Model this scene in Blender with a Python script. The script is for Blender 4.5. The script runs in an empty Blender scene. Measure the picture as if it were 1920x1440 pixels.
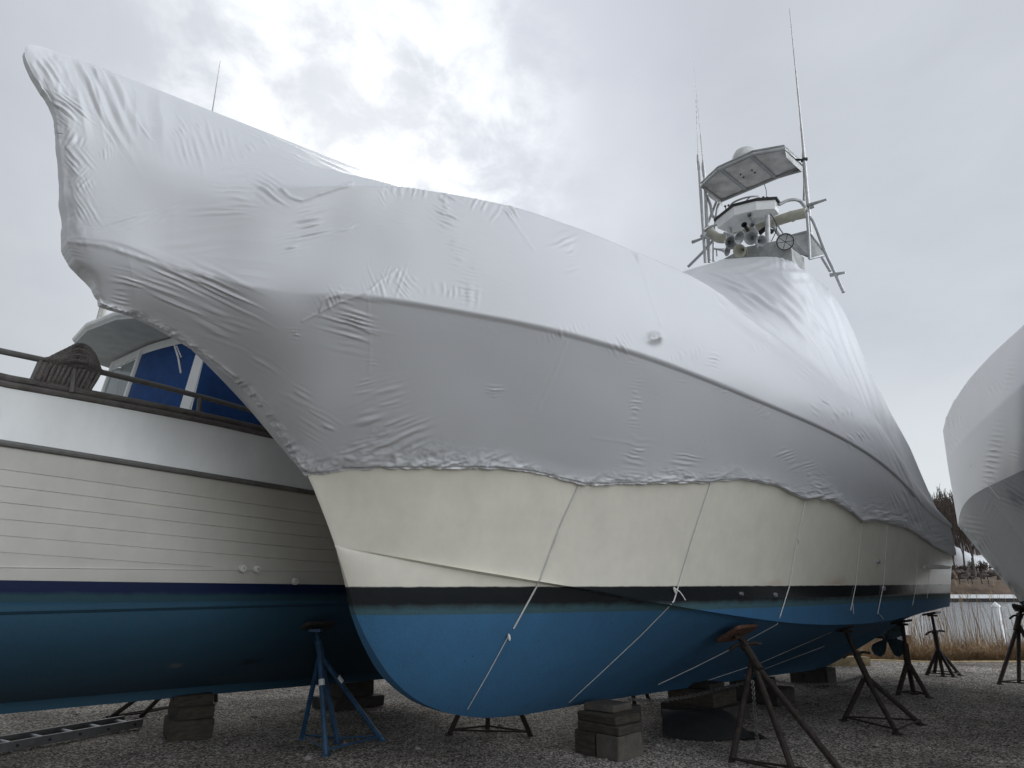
import bpy, math, random
import numpy as np
from mathutils import Vector, Matrix
R = math.radians
rng = random.Random(7)
nr = np.random.RandomState(11)
S = bpy.context.scene
COL = S.collection
# ------------------------------------------------------------------ camera, sky, sun, exposure
PITCH = 16.2; FPX = 1280.0; EYE = 1.6
cam = bpy.data.cameras.new('camera'); cam.lens = 24.0; cam.sensor_width = 36.0
cam.clip_start = 0.05; cam.clip_end = 2000
co = bpy.data.objects.new('camera', cam); COL.objects.link(co)
co.location = (0, 0, EYE); co.rotation_euler = (R(90 + PITCH), 0, 0)
S.camera = co
S.view_settings.view_transform = 'Standard'; S.view_settings.look = 'None'
S.view_settings.gamma = 1; S.view_settings.exposure = 0.14
S.view_settings.use_curve_mapping = False
SUN_EL, SUN_AZ = 35.0, -14.5        # azimuth from +Y towards +X
sd = Vector((math.cos(R(SUN_EL)) * math.sin(R(SUN_AZ)), math.cos(R(SUN_EL)) * math.cos(R(SUN_AZ)), math.sin(R(SUN_EL))))
W = bpy.data.worlds.new('World'); S.world = W; W.use_nodes = True
nt = W.node_tree; nt.nodes.clear()
def N(t, ty, **k):
    n = t.nodes.new(ty)
    for a, b in k.items(): setattr(n, a, b)
    return n
def L(t, a, b): t.links.new(a, b)
out = N(nt, 'ShaderNodeOutputWorld'); add = N(nt, 'ShaderNodeMixShader')
bg1 = N(nt, 'ShaderNodeBackground'); bg2 = N(nt, 'ShaderNodeBackground')
sky = N(nt, 'ShaderNodeTexSky', sky_type='NISHITA'); sky.sun_disc = False
sky.sun_elevation = R(SUN_EL); sky.sun_rotation = R(SUN_AZ)
L(nt, sky.outputs[0], bg1.inputs[0]); bg1.inputs[1].default_value = 0.10
tc = N(nt, 'ShaderNodeTexCoord')
# clouds are laid out on a flat layer overhead: direction divided by its height
sep = N(nt, 'ShaderNodeSeparateXYZ'); L(nt, tc.outputs['Generated'], sep.inputs[0])
zz = N(nt, 'ShaderNodeMath', operation='MAXIMUM'); L(nt, sep.outputs[2], zz.inputs[0]); zz.inputs[1].default_value = 0.0
za = N(nt, 'ShaderNodeMath', operation='ADD'); L(nt, zz.outputs[0], za.inputs[0]); za.inputs[1].default_value = 0.22
dx = N(nt, 'ShaderNodeMath', operation='DIVIDE'); L(nt, sep.outputs[0], dx.inputs[0]); L(nt, za.outputs[0], dx.inputs[1])
dy = N(nt, 'ShaderNodeMath', operation='DIVIDE'); L(nt, sep.outputs[1], dy.inputs[0]); L(nt, za.outputs[0], dy.inputs[1])
cmb = N(nt, 'ShaderNodeCombineXYZ'); L(nt, dx.outputs[0], cmb.inputs[0]); L(nt, dy.outputs[0], cmb.inputs[1])
def wnoise(scale, det, rough, off, sx=1.0):
    mp = N(nt, 'ShaderNodeMapping'); L(nt, cmb.outputs[0], mp.inputs[0])
    mp.inputs['Location'].default_value = off; mp.inputs['Scale'].default_value = (sx, 1, 1)
    mp.inputs['Rotation'].default_value = (0, 0, R(-25))
    n = N(nt, 'ShaderNodeTexNoise'); n.inputs['Scale'].default_value = scale
    n.inputs['Detail'].default_value = det; n.inputs['Roughness'].default_value = rough
    n.inputs['Distortion'].default_value = 0.25
    L(nt, mp.outputs[0], n.inputs['Vector']); return n
n1 = wnoise(1.5, 6, 0.55, (3.1, 1.2, 0), 1.3); n2 = wnoise(6.5, 8, 0.6, (7.7, 4.2, 0), 1.2)
r1 = N(nt, 'ShaderNodeValToRGB'); L(nt, n1.outputs[0], r1.inputs[0])
r1.color_ramp.elements[0].position = 0.36; r1.color_ramp.elements[0].color = (0.56, 0.59, 0.645, 1)
r1.color_ramp.elements[1].position = 0.66; r1.color_ramp.elements[1].color = (0.64, 0.675, 0.715, 1)
r2 = N(nt, 'ShaderNodeValToRGB'); L(nt, n2.outputs[0], r2.inputs[0])
r2.color_ramp.elements[0].position = 0.35; r2.color_ramp.elements[0].color = (0.80, 0.82, 0.85, 1)
r2.color_ramp.elements[1].position = 0.62; r2.color_ramp.elements[1].color = (1.10, 1.09, 1.07, 1)
# fine mottling only around the bright gap where the sun sits behind the cloud
dot = N(nt, 'ShaderNodeVectorMath', operation='DOT_PRODUCT'); L(nt, tc.outputs['Generated'], dot.inputs[0]); dot.inputs[1].default_value = sd
def mr(src, a, b, c, d):
    m = N(nt, 'ShaderNodeMapRange', interpolation_type='SMOOTHSTEP'); L(nt, src, m.inputs[0])
    m.inputs[1].default_value = a; m.inputs[2].default_value = b; m.inputs[3].default_value = c; m.inputs[4].default_value = d
    return m.outputs[0]
near = mr(dot.outputs['Value'], 0.93, 0.997, 0.04, 0.75)
mx = N(nt, 'ShaderNodeMix', data_type='RGBA', blend_type='MULTIPLY'); L(nt, near, mx.inputs[0]); L(nt, r1.outputs[0], mx.inputs[6]); L(nt, r2.outputs[0], mx.inputs[7])
# even, paler veil towards the horizon
veil = mr(sep.outputs[2], 0.05, 0.42, 1.0, 0.0)
mv = N(nt, 'ShaderNodeMix', data_type='RGBA'); L(nt, veil, mv.inputs[0]); L(nt, mx.outputs[2], mv.inputs[6]); mv.inputs[7].default_value = (0.76, 0.80, 0.82, 1)
glow = mr(dot.outputs['Value'], 0.94, 1.0, 0.0, 0.25)
rr = N(nt, 'ShaderNodeMath', operation='MULTIPLY'); L(nt, glow, rr.inputs[0]); L(nt, mr(n2.outputs[0], 0.38, 0.62, 0.35, 1.25), rr.inputs[1])
ga = N(nt, 'ShaderNodeMix', data_type='RGBA', blend_type='ADD'); L(nt, rr.outputs[0], ga.inputs[0]); L(nt, mv.outputs[2], ga.inputs[6]); ga.inputs[7].default_value = (0.82, 0.84, 0.82, 1)
L(nt, ga.outputs[2], bg2.inputs[0])
# extra gain on unseen sky to the right, added to light hull and film
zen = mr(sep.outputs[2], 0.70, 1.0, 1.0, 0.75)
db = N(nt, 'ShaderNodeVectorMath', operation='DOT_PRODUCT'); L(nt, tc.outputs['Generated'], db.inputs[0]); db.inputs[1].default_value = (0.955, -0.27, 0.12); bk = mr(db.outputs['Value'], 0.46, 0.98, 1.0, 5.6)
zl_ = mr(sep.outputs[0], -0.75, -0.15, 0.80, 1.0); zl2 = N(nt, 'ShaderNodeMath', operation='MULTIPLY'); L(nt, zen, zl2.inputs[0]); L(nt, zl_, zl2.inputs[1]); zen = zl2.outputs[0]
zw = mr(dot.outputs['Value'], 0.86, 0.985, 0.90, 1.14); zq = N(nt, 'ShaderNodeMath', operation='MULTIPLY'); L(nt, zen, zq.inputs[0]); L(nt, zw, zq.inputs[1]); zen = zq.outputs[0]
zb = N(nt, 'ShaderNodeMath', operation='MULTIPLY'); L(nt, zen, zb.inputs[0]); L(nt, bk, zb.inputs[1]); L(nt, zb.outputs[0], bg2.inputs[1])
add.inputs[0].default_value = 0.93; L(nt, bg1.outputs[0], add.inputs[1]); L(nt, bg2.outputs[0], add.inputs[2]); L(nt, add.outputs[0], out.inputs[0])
sl = bpy.data.lights.new('sun', 'SUN'); sl.energy = 0.55; sl.angle = R(25); sl.color = (1, 0.96, 0.9)
so = bpy.data.objects.new('sun', sl); COL.objects.link(so); so.rotation_euler = sd.to_track_quat('Z', 'Y').to_euler()

# ------------------------------------------------------------------ measuring from the photograph
cp, sp = math.cos(R(PITCH)), math.sin(R(PITCH))
def ray(u, v):
    x = (u - 960) / FPX; y = (720 - v) / FPX
    return np.array([x, cp - y * sp, sp + y * cp])
class Frame:                                   # a boat's own axes: s aft, w to port, z up
    def __init__(self, ox, oy, deg):
        self.O = np.array([ox, oy]); t = R(deg)
        self.d = np.array([math.cos(t), math.sin(t)]); self.n = np.array([math.sin(t), -math.cos(t)])
    def swz(self, P):
        r = P[:2] - self.O; return np.array([r @ self.d, r @ self.n, P[2]])
    def X(self, a):                            # (...,3) swz -> world
        a = np.asarray(a, float); o = np.empty_like(a)
        o[..., 0] = self.O[0] + a[..., 0] * self.d[0] + a[..., 1] * self.n[0]
        o[..., 1] = self.O[1] + a[..., 0] * self.d[1] + a[..., 1] * self.n[1]
        o[..., 2] = a[..., 2]; return o
    def w(self, u, v, w):
        r = ray(u, v); t = (w + self.O @ self.n) / (r[:2] @ self.n); return self.swz(np.array([0, 0, EYE]) + t * r)
    def s(self, u, v, s):
        r = ray(u, v); t = (s + self.O @ self.d) / (r[:2] @ self.d); return self.swz(np.array([0, 0, EYE]) + t * r)
def onz(u, v, z=0.0):
    r = ray(u, v); t = (z - EYE) / r[2]; return Vector((t * r[0], t * r[1], z))
def onY(u, v, Y):
    r = ray(u, v); t = Y / r[1]; return Vector((t * r[0], Y, EYE + t * r[2]))
def onX(u, v, X):
    r = ray(u, v); t = X / r[0]; return np.array([X, t * r[1], EYE + t * r[2]])
def proj(P):
    P = np.asarray(P, float); z = P[..., 2] - EYE
    dep = P[..., 1] * cp + z * sp; up = -P[..., 1] * sp + z * cp
    dep = np.maximum(dep, 0.05)
    return 960 + FPX * P[..., 0] / dep, 720 - FPX * up / dep

# ------------------------------------------------------------------ materials
def mat(name, col, rough=0.6, metal=0.0, var=0.12, scale=6.0, bump=0.0, bscale=40.0, spec=0.4, col2=None, dirt=None, stretch=(1, 1, 1), trans=0.0, coat=0.0, detail=5, gen=False):
    m = bpy.data.materials.new(name); m.use_nodes = True; t = m.node_tree
    b = t.nodes['Principled BSDF']; b.inputs['Roughness'].default_value = rough
    b.inputs['Metallic'].default_value = metal; b.inputs['Specular IOR Level'].default_value = spec
    b.inputs['Coat Weight'].default_value = coat
    g = N(t, 'ShaderNodeNewGeometry'); mp = N(t, 'ShaderNodeMapping'); L(t, g.outputs['Position'], mp.inputs[0]); mp.inputs['Scale'].default_value = stretch
    n = N(t, 'ShaderNodeTexNoise'); n.inputs['Scale'].default_value = scale; n.inputs['Detail'].default_value = detail; n.inputs['Roughness'].default_value = 0.6
    L(t, mp.outputs[0], n.inputs['Vector'])
    rp = N(t, 'ShaderNodeValToRGB'); L(t, n.outputs[0], rp.inputs[0])
    c = np.array(col); a = np.clip(c * (1 - var), 0, 1); d = np.clip(c * (1 + var), 0, 1) if col2 is None else np.array(col2)
    rp.color_ramp.elements[0].position = 0.3; rp.color_ramp.elements[0].color = (*a, 1)
    rp.color_ramp.elements[1].position = 0.7; rp.color_ramp.elements[1].color = (*d, 1)
    L(t, rp.outputs[0], b.inputs['Base Color'])
    if bump:
        n3 = N(t, 'ShaderNodeTexNoise'); n3.inputs['Scale'].default_value = bscale; n3.inputs['Detail'].default_value = 6; n3.inputs['Roughness'].default_value = 0.65
        L(t, mp.outputs[0], n3.inputs['Vector'])
        bp = N(t, 'ShaderNodeBump'); bp.inputs['Strength'].default_value = bump; bp.inputs['Distance'].default_value = 0.02
        L(t, n3.outputs[0], bp.inputs['Height']); L(t, bp.outputs[0], b.inputs['Normal'])
    m['rp'] = rp.name
    return m
M = {}
M['rust'] = mat('rusty steel', (0.022, 0.018, 0.016), 0.75, 0.2, 0.5, 22, 0.4, 90, col2=(0.046, 0.033, 0.026))
M['blue_steel'] = mat('blue painted steel', (0.018, 0.060, 0.125), 0.5, 0.0, 0.35, 14, 0.25, 80)
M['timber'] = mat('weathered timber', (0.055, 0.045, 0.035), 0.9, 0, 0.45, 9, 0.8, 60, stretch=(1, 1, 5))
M['timber_pale'] = mat('grey timber', (0.085, 0.076, 0.064), 0.9, 0, 0.3, 9, 0.7, 50)
M['timber_dark'] = mat('tarred timber', (0.035, 0.03, 0.027), 0.9, 0, 0.4, 9, 0.7, 50)
M['plywood'] = mat('worn plywood', (0.10, 0.048, 0.030), 0.8, 0, 0.45, 8, 0.5, 60, stretch=(1, 6, 6))
M['black'] = mat('black rubber', (0.012, 0.012, 0.013), 0.7, 0, 0.3, 8, 0.3, 50)
M['alu'] = mat('dull aluminium', (0.42, 0.42, 0.42), 0.45, 0.7, 0.2, 10, 0.1, 60)
M['tower_pipe'] = mat('anodised pipe', (0.36, 0.37, 0.38), 0.4, 0.5, 0.15, 10)
M['white'] = mat('white gelcoat', (0.68, 0.69, 0.69), 0.35, 0, 0.08, 5, 0.05, 30, spec=0.5)
M['offwhite'] = mat('aged white gelcoat', (0.52, 0.52, 0.48), 0.45, 0, 0.12, 6, 0.1, 30)
M['greywhite'] = mat('grey soffit', (0.42, 0.43, 0.43), 0.6, 0, 0.15, 5)
M['canopy'] = mat('stained canopy panel', (0.58, 0.585, 0.58), 0.7, 0, 0.3, 4, 0.15, 30)
M['panel'] = mat('weathered panel', (0.33, 0.335, 0.33), 0.7, 0, 0.35, 5, 0.15, 30)
M['ladder'] = mat('dull ladder rail', (0.075, 0.075, 0.075), 0.5, 0.3, 0.25, 10)
M['pvc'] = mat('yellowed vinyl', (0.42, 0.41, 0.34), 0.6, 0, 0.15, 7)
M['horn'] = mat('grey horn', (0.33, 0.345, 0.355), 0.4, 0.15, 0.12, 8)
M['strap'] = mat('white strapping', (0.62, 0.62, 0.60), 0.6, 0, 0.12, 20)
M['chain'] = mat('galvanised chain', (0.16, 0.155, 0.15), 0.55, 0.8, 0.3, 20)
M['canvas'] = mat('blue canvas', (0.007, 0.045, 0.16), 0.85, 0, 0.2, 9, 0.35, 25)
M['rope'] = mat('grey laid rope', (0.17, 0.155, 0.145), 0.95, 0, 0.35, 60, 0.9, 120)
M['bronze'] = mat('painted bronze', (0.035, 0.062, 0.078), 0.5, 0.3, 0.35, 14, 0.3, 50)
M['teak'] = mat('weathered teak cap', (0.10, 0.092, 0.086), 0.8, 0, 0.3, 10, 0.4, 40)
M['rail'] = mat('grey oxidised rail', (0.13, 0.125, 0.12), 0.6, 0.2, 0.2, 9)
M['hose'] = mat('yellow hose', (0.40, 0.31, 0.17), 0.6, 0, 0.2, 9)
M['rock'] = mat('shore rock', (0.10, 0.085, 0.075), 0.95, 0, 0.5, 2.2, 0.8, 8)
M['bark'] = mat('winter bark', (0.085, 0.065, 0.055), 0.95, 0, 0.35, 3)
M['shingle'] = mat('grey shingle', (0.26, 0.26, 0.28), 0.9, 0, 0.15, 3)
M['reed'] = mat('dry reed', (0.34, 0.22, 0.12), 0.9, 0, 0.45, 2.5, col2=(0.50, 0.36, 0.22))
def glass_mat():
    m = bpy.data.materials.new('cabin glass'); m.use_nodes = True; b = m.node_tree.nodes['Principled BSDF']
    b.inputs['Base Color'].default_value = (0.75, 0.85, 0.87, 1); b.inputs['Roughness'].default_value = 0.05
    b.inputs['Transmission Weight'].default_value = 0.75; b.inputs['IOR'].default_value = 1.2; return m
M['glass'] = glass_mat()

def wrap_mat(name, base=(0.57, 0.575, 0.588)):
    m = bpy.data.materials.new(name); m.use_nodes = True; t = m.node_tree
    b = t.nodes['Principled BSDF']; b.inputs['Roughness'].default_value = 0.33; b.inputs['Specular IOR Level'].default_value = 0.6
    g = N(t, 'ShaderNodeNewGeometry')
    n = N(t, 'ShaderNodeTexNoise'); n.inputs['Scale'].default_value = 1.1; n.inputs['Detail'].default_value = 5; L(t, g.outputs['Position'], n.inputs['Vector'])
    rp = N(t, 'ShaderNodeValToRGB'); L(t, n.outputs[0], rp.inputs[0])
    rp.color_ramp.elements[0].position = 0.3; rp.color_ramp.elements[0].color = (base[0] * .95, base[1] * .95, base[2] * .96, 1)
    rp.color_ramp.elements[1].position = 0.7; rp.color_ramp.elements[1].color = (*base, 1)
    L(t, rp.outputs[0], b.inputs['Base Color'])
    # small film puckers in patches
    mp = N(t, 'ShaderNodeMapping'); L(t, g.outputs['Position'], mp.inputs[0]); mp.inputs['Scale'].default_value = (1, 1, 3.4)
    mp.inputs['Rotation'].default_value = (0.2, 0.1, 0.3)
    k = N(t, 'ShaderNodeTexNoise'); k.inputs['Scale'].default_value = 7; k.inputs['Detail'].default_value = 4; k.inputs['Distortion'].default_value = 0.6; L(t, mp.outputs[0], k.inputs['Vector'])
    pm = N(t, 'ShaderNodeTexNoise'); pm.inputs['Scale'].default_value = 1.7; pm.inputs['Detail'].default_value = 3; L(t, g.outputs['Position'], pm.inputs['Vector'])
    ma = N(t, 'ShaderNodeMapRange'); L(t, pm.outputs[0], ma.inputs[0]); ma.inputs[1].default_value = 0.55; ma.inputs[2].default_value = 0.75; ma.inputs[3].default_value = 0.1; ma.inputs[4].default_value = 1.0
    mu = N(t, 'ShaderNodeMath', operation='MULTIPLY'); L(t, k.outputs[0], mu.inputs[0]); L(t, ma.outputs[0], mu.inputs[1])
    bp = N(t, 'ShaderNodeBump'); bp.inputs['Strength'].default_value = 0.18; bp.inputs['Distance'].default_value = 0.02
    L(t, mu.outputs[0], bp.inputs['Height']); L(t, bp.outputs[0], b.inputs['Normal'])
    tr = N(t, 'ShaderNodeBsdfTranslucent'); tr.inputs[0].default_value = (0.85, 0.87, 0.9, 1); L(t, bp.outputs[0], tr.inputs[1])
    ms = N(t, 'ShaderNodeMixShader'); ms.inputs[0].default_value = 0.10
    L(t, b.outputs[0], ms.inputs[1]); L(t, tr.outputs[0], ms.inputs[2]); L(t, ms.outputs[0], t.nodes['Material Output'].inputs[0])
    return m
M['wrap'] = wrap_mat('white shrink film')
M['wrap_grey'] = wrap_mat('grey shrink film', (0.56, 0.60, 0.66))

def hull_mat(name, bands, rough=0.3, streak=True, lines=None, rust=None, slope=(0.0, 0.0)):
    """bands: list of (z_top_of_band, colour) from the bottom upwards; paint bands follow the waterline."""
    m = bpy.data.materials.new(name); m.use_nodes = True; t = m.node_tree
    b = t.nodes['Principled BSDF']; b.inputs['Specular IOR Level'].default_value = 0.5
    g = N(t, 'ShaderNodeNewGeometry'); sx = N(t, 'ShaderNodeSeparateXYZ'); L(t, g.outputs['Position'], sx.inputs[0])
    nj = N(t, 'ShaderNodeTexNoise'); nj.inputs['Scale'].default_value = 9; nj.inputs['Detail'].default_value = 6; L(t, g.outputs['Position'], nj.inputs['Vector'])
    ze = N(t, 'ShaderNodeMath', operation='MULTIPLY_ADD'); L(t, sx.outputs[0], ze.inputs[0]); ze.inputs[1].default_value = slope[0]; L(t, sx.outputs[2], ze.inputs[2])
    zf = N(t, 'ShaderNodeMath', operation='ADD'); L(t, ze.outputs[0], zf.inputs[0]); zf.inputs[1].default_value = slope[1]
    cur = None
    for i, (z, c, jit) in enumerate(bands):
        cr = N(t, 'ShaderNodeRGB'); cr.outputs[0].default_value = (*c, 1)
        if cur is None: cur = cr.outputs[0]; last = z; lj = jit; continue
        zz = N(t, 'ShaderNodeMath', operation='MULTIPLY_ADD'); L(t, nj.outputs[0], zz.inputs[0]); zz.inputs[1].default_value = lj; L(t, zf.outputs[0], zz.inputs[2])
        mr_ = N(t, 'ShaderNodeMapRange'); L(t, zz.outputs[0], mr_.inputs[0]); wdt = max(0.0015, lj * 0.35)
        mr_.inputs[1].default_value = last + lj / 2 - wdt; mr_.inputs[2].default_value = last + lj / 2 + wdt
        mi = N(t, 'ShaderNodeMix', data_type='RGBA'); L(t, mr_.outputs[0], mi.inputs[0]); L(t, cur, mi.inputs[6]); L(t, cr.outputs[0], mi.inputs[7])
        cur = mi.outputs[2]; last = z; lj = jit
    # grime: large blotches and vertical streaks, both paint wear on the boat itself
    mp = N(t, 'ShaderNodeMapping'); L(t, g.outputs['Position'], mp.inputs[0]); mp.inputs['Scale'].default_value = (1, 1, 0.12)
    st = N(t, 'ShaderNodeTexNoise'); st.inputs['Scale'].default_value = 14; st.inputs['Detail'].default_value = 7; L(t, mp.outputs[0], st.inputs['Vector'])
    bl = N(t, 'ShaderNodeTexNoise'); bl.inputs['Scale'].default_value = 3.5; bl.inputs['Detail'].default_value = 8; bl.inputs['Roughness'].default_value = 0.7; L(t, g.outputs['Position'], bl.inputs['Vector'])
    av = N(t, 'ShaderNodeMath', operation='MULTIPLY_ADD'); L(t, bl.outputs[0], av.inputs[0]); av.inputs[1].default_value = 0.30; av.inputs[2].default_value = 0.79
    av2 = N(t, 'ShaderNodeMath', operation='MULTIPLY_ADD'); L(t, st.outputs[0], av2.inputs[0]); av2.inputs[1].default_value = 0.07 if streak else 0.0; L(t, av.outputs[0], av2.inputs[2])
    mm = N(t, 'ShaderNodeVectorMath', operation='SCALE'); L(t, cur, mm.inputs[0]); L(t, av2.outputs[0], mm.inputs['Scale'])
    colo = mm.outputs[0]
    # chalky roller marks and thin patches, only on the bottom paint
    mq = N(t, 'ShaderNodeMapping'); L(t, g.outputs['Position'], mq.inputs[0]); mq.inputs['Scale'].default_value = (1, 1, .45)
    ck = N(t, 'ShaderNodeTexNoise'); ck.inputs['Scale'].default_value = 6.5; ck.inputs['Detail'].default_value = 10; ck.inputs['Roughness'].default_value = 0.78; L(t, mq.outputs[0], ck.inputs['Vector'])
    cm = N(t, 'ShaderNodeMapRange'); L(t, ck.outputs[0], cm.inputs[0]); cm.inputs[1].default_value = .42; cm.inputs[2].default_value = .72; cm.inputs[3].default_value = 0; cm.inputs[4].default_value = .38
    cz_ = N(t, 'ShaderNodeMath', operation='LESS_THAN'); L(t, sx.outputs[2], cz_.inputs[0]); cz_.inputs[1].default_value = 1.40
    cc = N(t, 'ShaderNodeMath', operation='MULTIPLY'); L(t, cm.outputs[0], cc.inputs[0]); L(t, cz_.outputs[0], cc.inputs[1])
    cx_ = N(t, 'ShaderNodeMix', data_type='RGBA'); L(t, cc.outputs[0], cx_.inputs[0]); L(t, colo, cx_.inputs[6]); c0_ = bands[0][1]; cx_.inputs[7].default_value = (c0_[0] * .55 + .012, c0_[1] * .62 + .01, c0_[2] * .58 + .01, 1)
    colo = cx_.outputs[2]
    # flaked specks on the bottom paint
    vf = N(t, 'ShaderNodeTexVoronoi'); vf.inputs['Scale'].default_value = 5.5; vf.inputs['Randomness'].default_value = 1; L(t, g.outputs['Position'], vf.inputs['Vector'])
    fr = N(t, 'ShaderNodeMapRange'); L(t, vf.outputs['Distance'], fr.inputs[0]); fr.inputs[1].default_value = 0.045; fr.inputs[2].default_value = 0.06; fr.inputs[3].default_value = 0.6; fr.inputs[4].default_value = 0.0
    zl = N(t, 'ShaderNodeMath', operation='LESS_THAN'); L(t, sx.outputs[2], zl.inputs[0]); zl.inputs[1].default_value = 1.3
    fm = N(t, 'ShaderNodeMath', operation='MULTIPLY'); L(t, fr.outputs[0], fm.inputs[0]); L(t, zl.outputs[0], fm.inputs[1])
    fx = N(t, 'ShaderNodeMix', data_type='RGBA'); L(t, fm.outputs[0], fx.inputs[0]); L(t, colo, fx.inputs[6]); fx.inputs[7].default_value = (0.02, 0.03, 0.045, 1)
    colo = fx.outputs[2]
    for (rx, ry, rz, rw, rh, mc, ms_, zmin) in (rust or []):
        vm = N(t, 'ShaderNodeVectorMath', operation='SUBTRACT'); L(t, g.outputs['Position'], vm.inputs[0]); vm.inputs[1].default_value = (rx, ry, rz)
        vs = N(t, 'ShaderNodeVectorMath', operation='MULTIPLY'); L(t, vm.outputs[0], vs.inputs[0]); vs.inputs[1].default_value = (1 / rw, 1 / rw, 1 / rh)
        vl = N(t, 'ShaderNodeVectorMath', operation='LENGTH'); L(t, vs.outputs[0], vl.inputs[0])
        ad = N(t, 'ShaderNodeMath', operation='MULTIPLY_ADD'); L(t, bl.outputs[0], ad.inputs[0]); ad.inputs[1].default_value = 1.4; L(t, vl.outputs['Value'], ad.inputs[2])
        rm = N(t, 'ShaderNodeMapRange', interpolation_type='SMOOTHSTEP'); L(t, ad.outputs[0], rm.inputs[0]); rm.inputs[1].default_value = 0.75; rm.inputs[2].default_value = 1.6 if zmin > 0 else 1.25; rm.inputs[3].default_value = ms_; rm.inputs[4].default_value = 0
        zg = N(t, 'ShaderNodeMath', operation='GREATER_THAN'); L(t, sx.outputs[2], zg.inputs[0]); zg.inputs[1].default_value = zmin
        rq = N(t, 'ShaderNodeMath', operation='MULTIPLY'); L(t, rm.outputs[0], rq.inputs[0]); L(t, zg.outputs[0], rq.inputs[1])
        rx_ = N(t, 'ShaderNodeMix', data_type='RGBA'); L(t, rq.outputs[0], rx_.inputs[0]); L(t, colo, rx_.inputs[6]); rx_.inputs[7].default_value = (*mc, 1)
        colo = rx_.outputs[2]
    L(t, colo, b.inputs['Base Color'])
    # gloss above the waterline, chalky antifouling below
    rg = N(t, 'ShaderNodeMapRange'); L(t, sx.outputs[2], rg.inputs[0]); rg.inputs[1].default_value = 1.40; rg.inputs[2].default_value = 1.44; rg.inputs[3].default_value = 0.8; rg.inputs[4].default_value = rough
    L(t, rg.outputs[0], b.inputs['Roughness'])
    nb = N(t, 'ShaderNodeTexNoise'); nb.inputs['Scale'].default_value = 45; nb.inputs['Detail'].default_value = 6; L(t, g.outputs['Position'], nb.inputs['Vector'])
    rb = N(t, 'ShaderNodeMapRange'); L(t, sx.outputs[2], rb.inputs[0]); rb.inputs[1].default_value = 1.40; rb.inputs[2].default_value = 1.44; rb.inputs[3].default_value = 0.3; rb.inputs[4].default_value = 0.0
    bp = N(t, 'ShaderNodeBump'); bp.inputs['Distance'].default_value = 0.01; L(t, rb.outputs[0], bp.inputs['Strength']); L(t, nb.outputs[0], bp.inputs['Height']); L(t, bp.outputs[0], b.inputs['Normal'])
    return m

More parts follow.
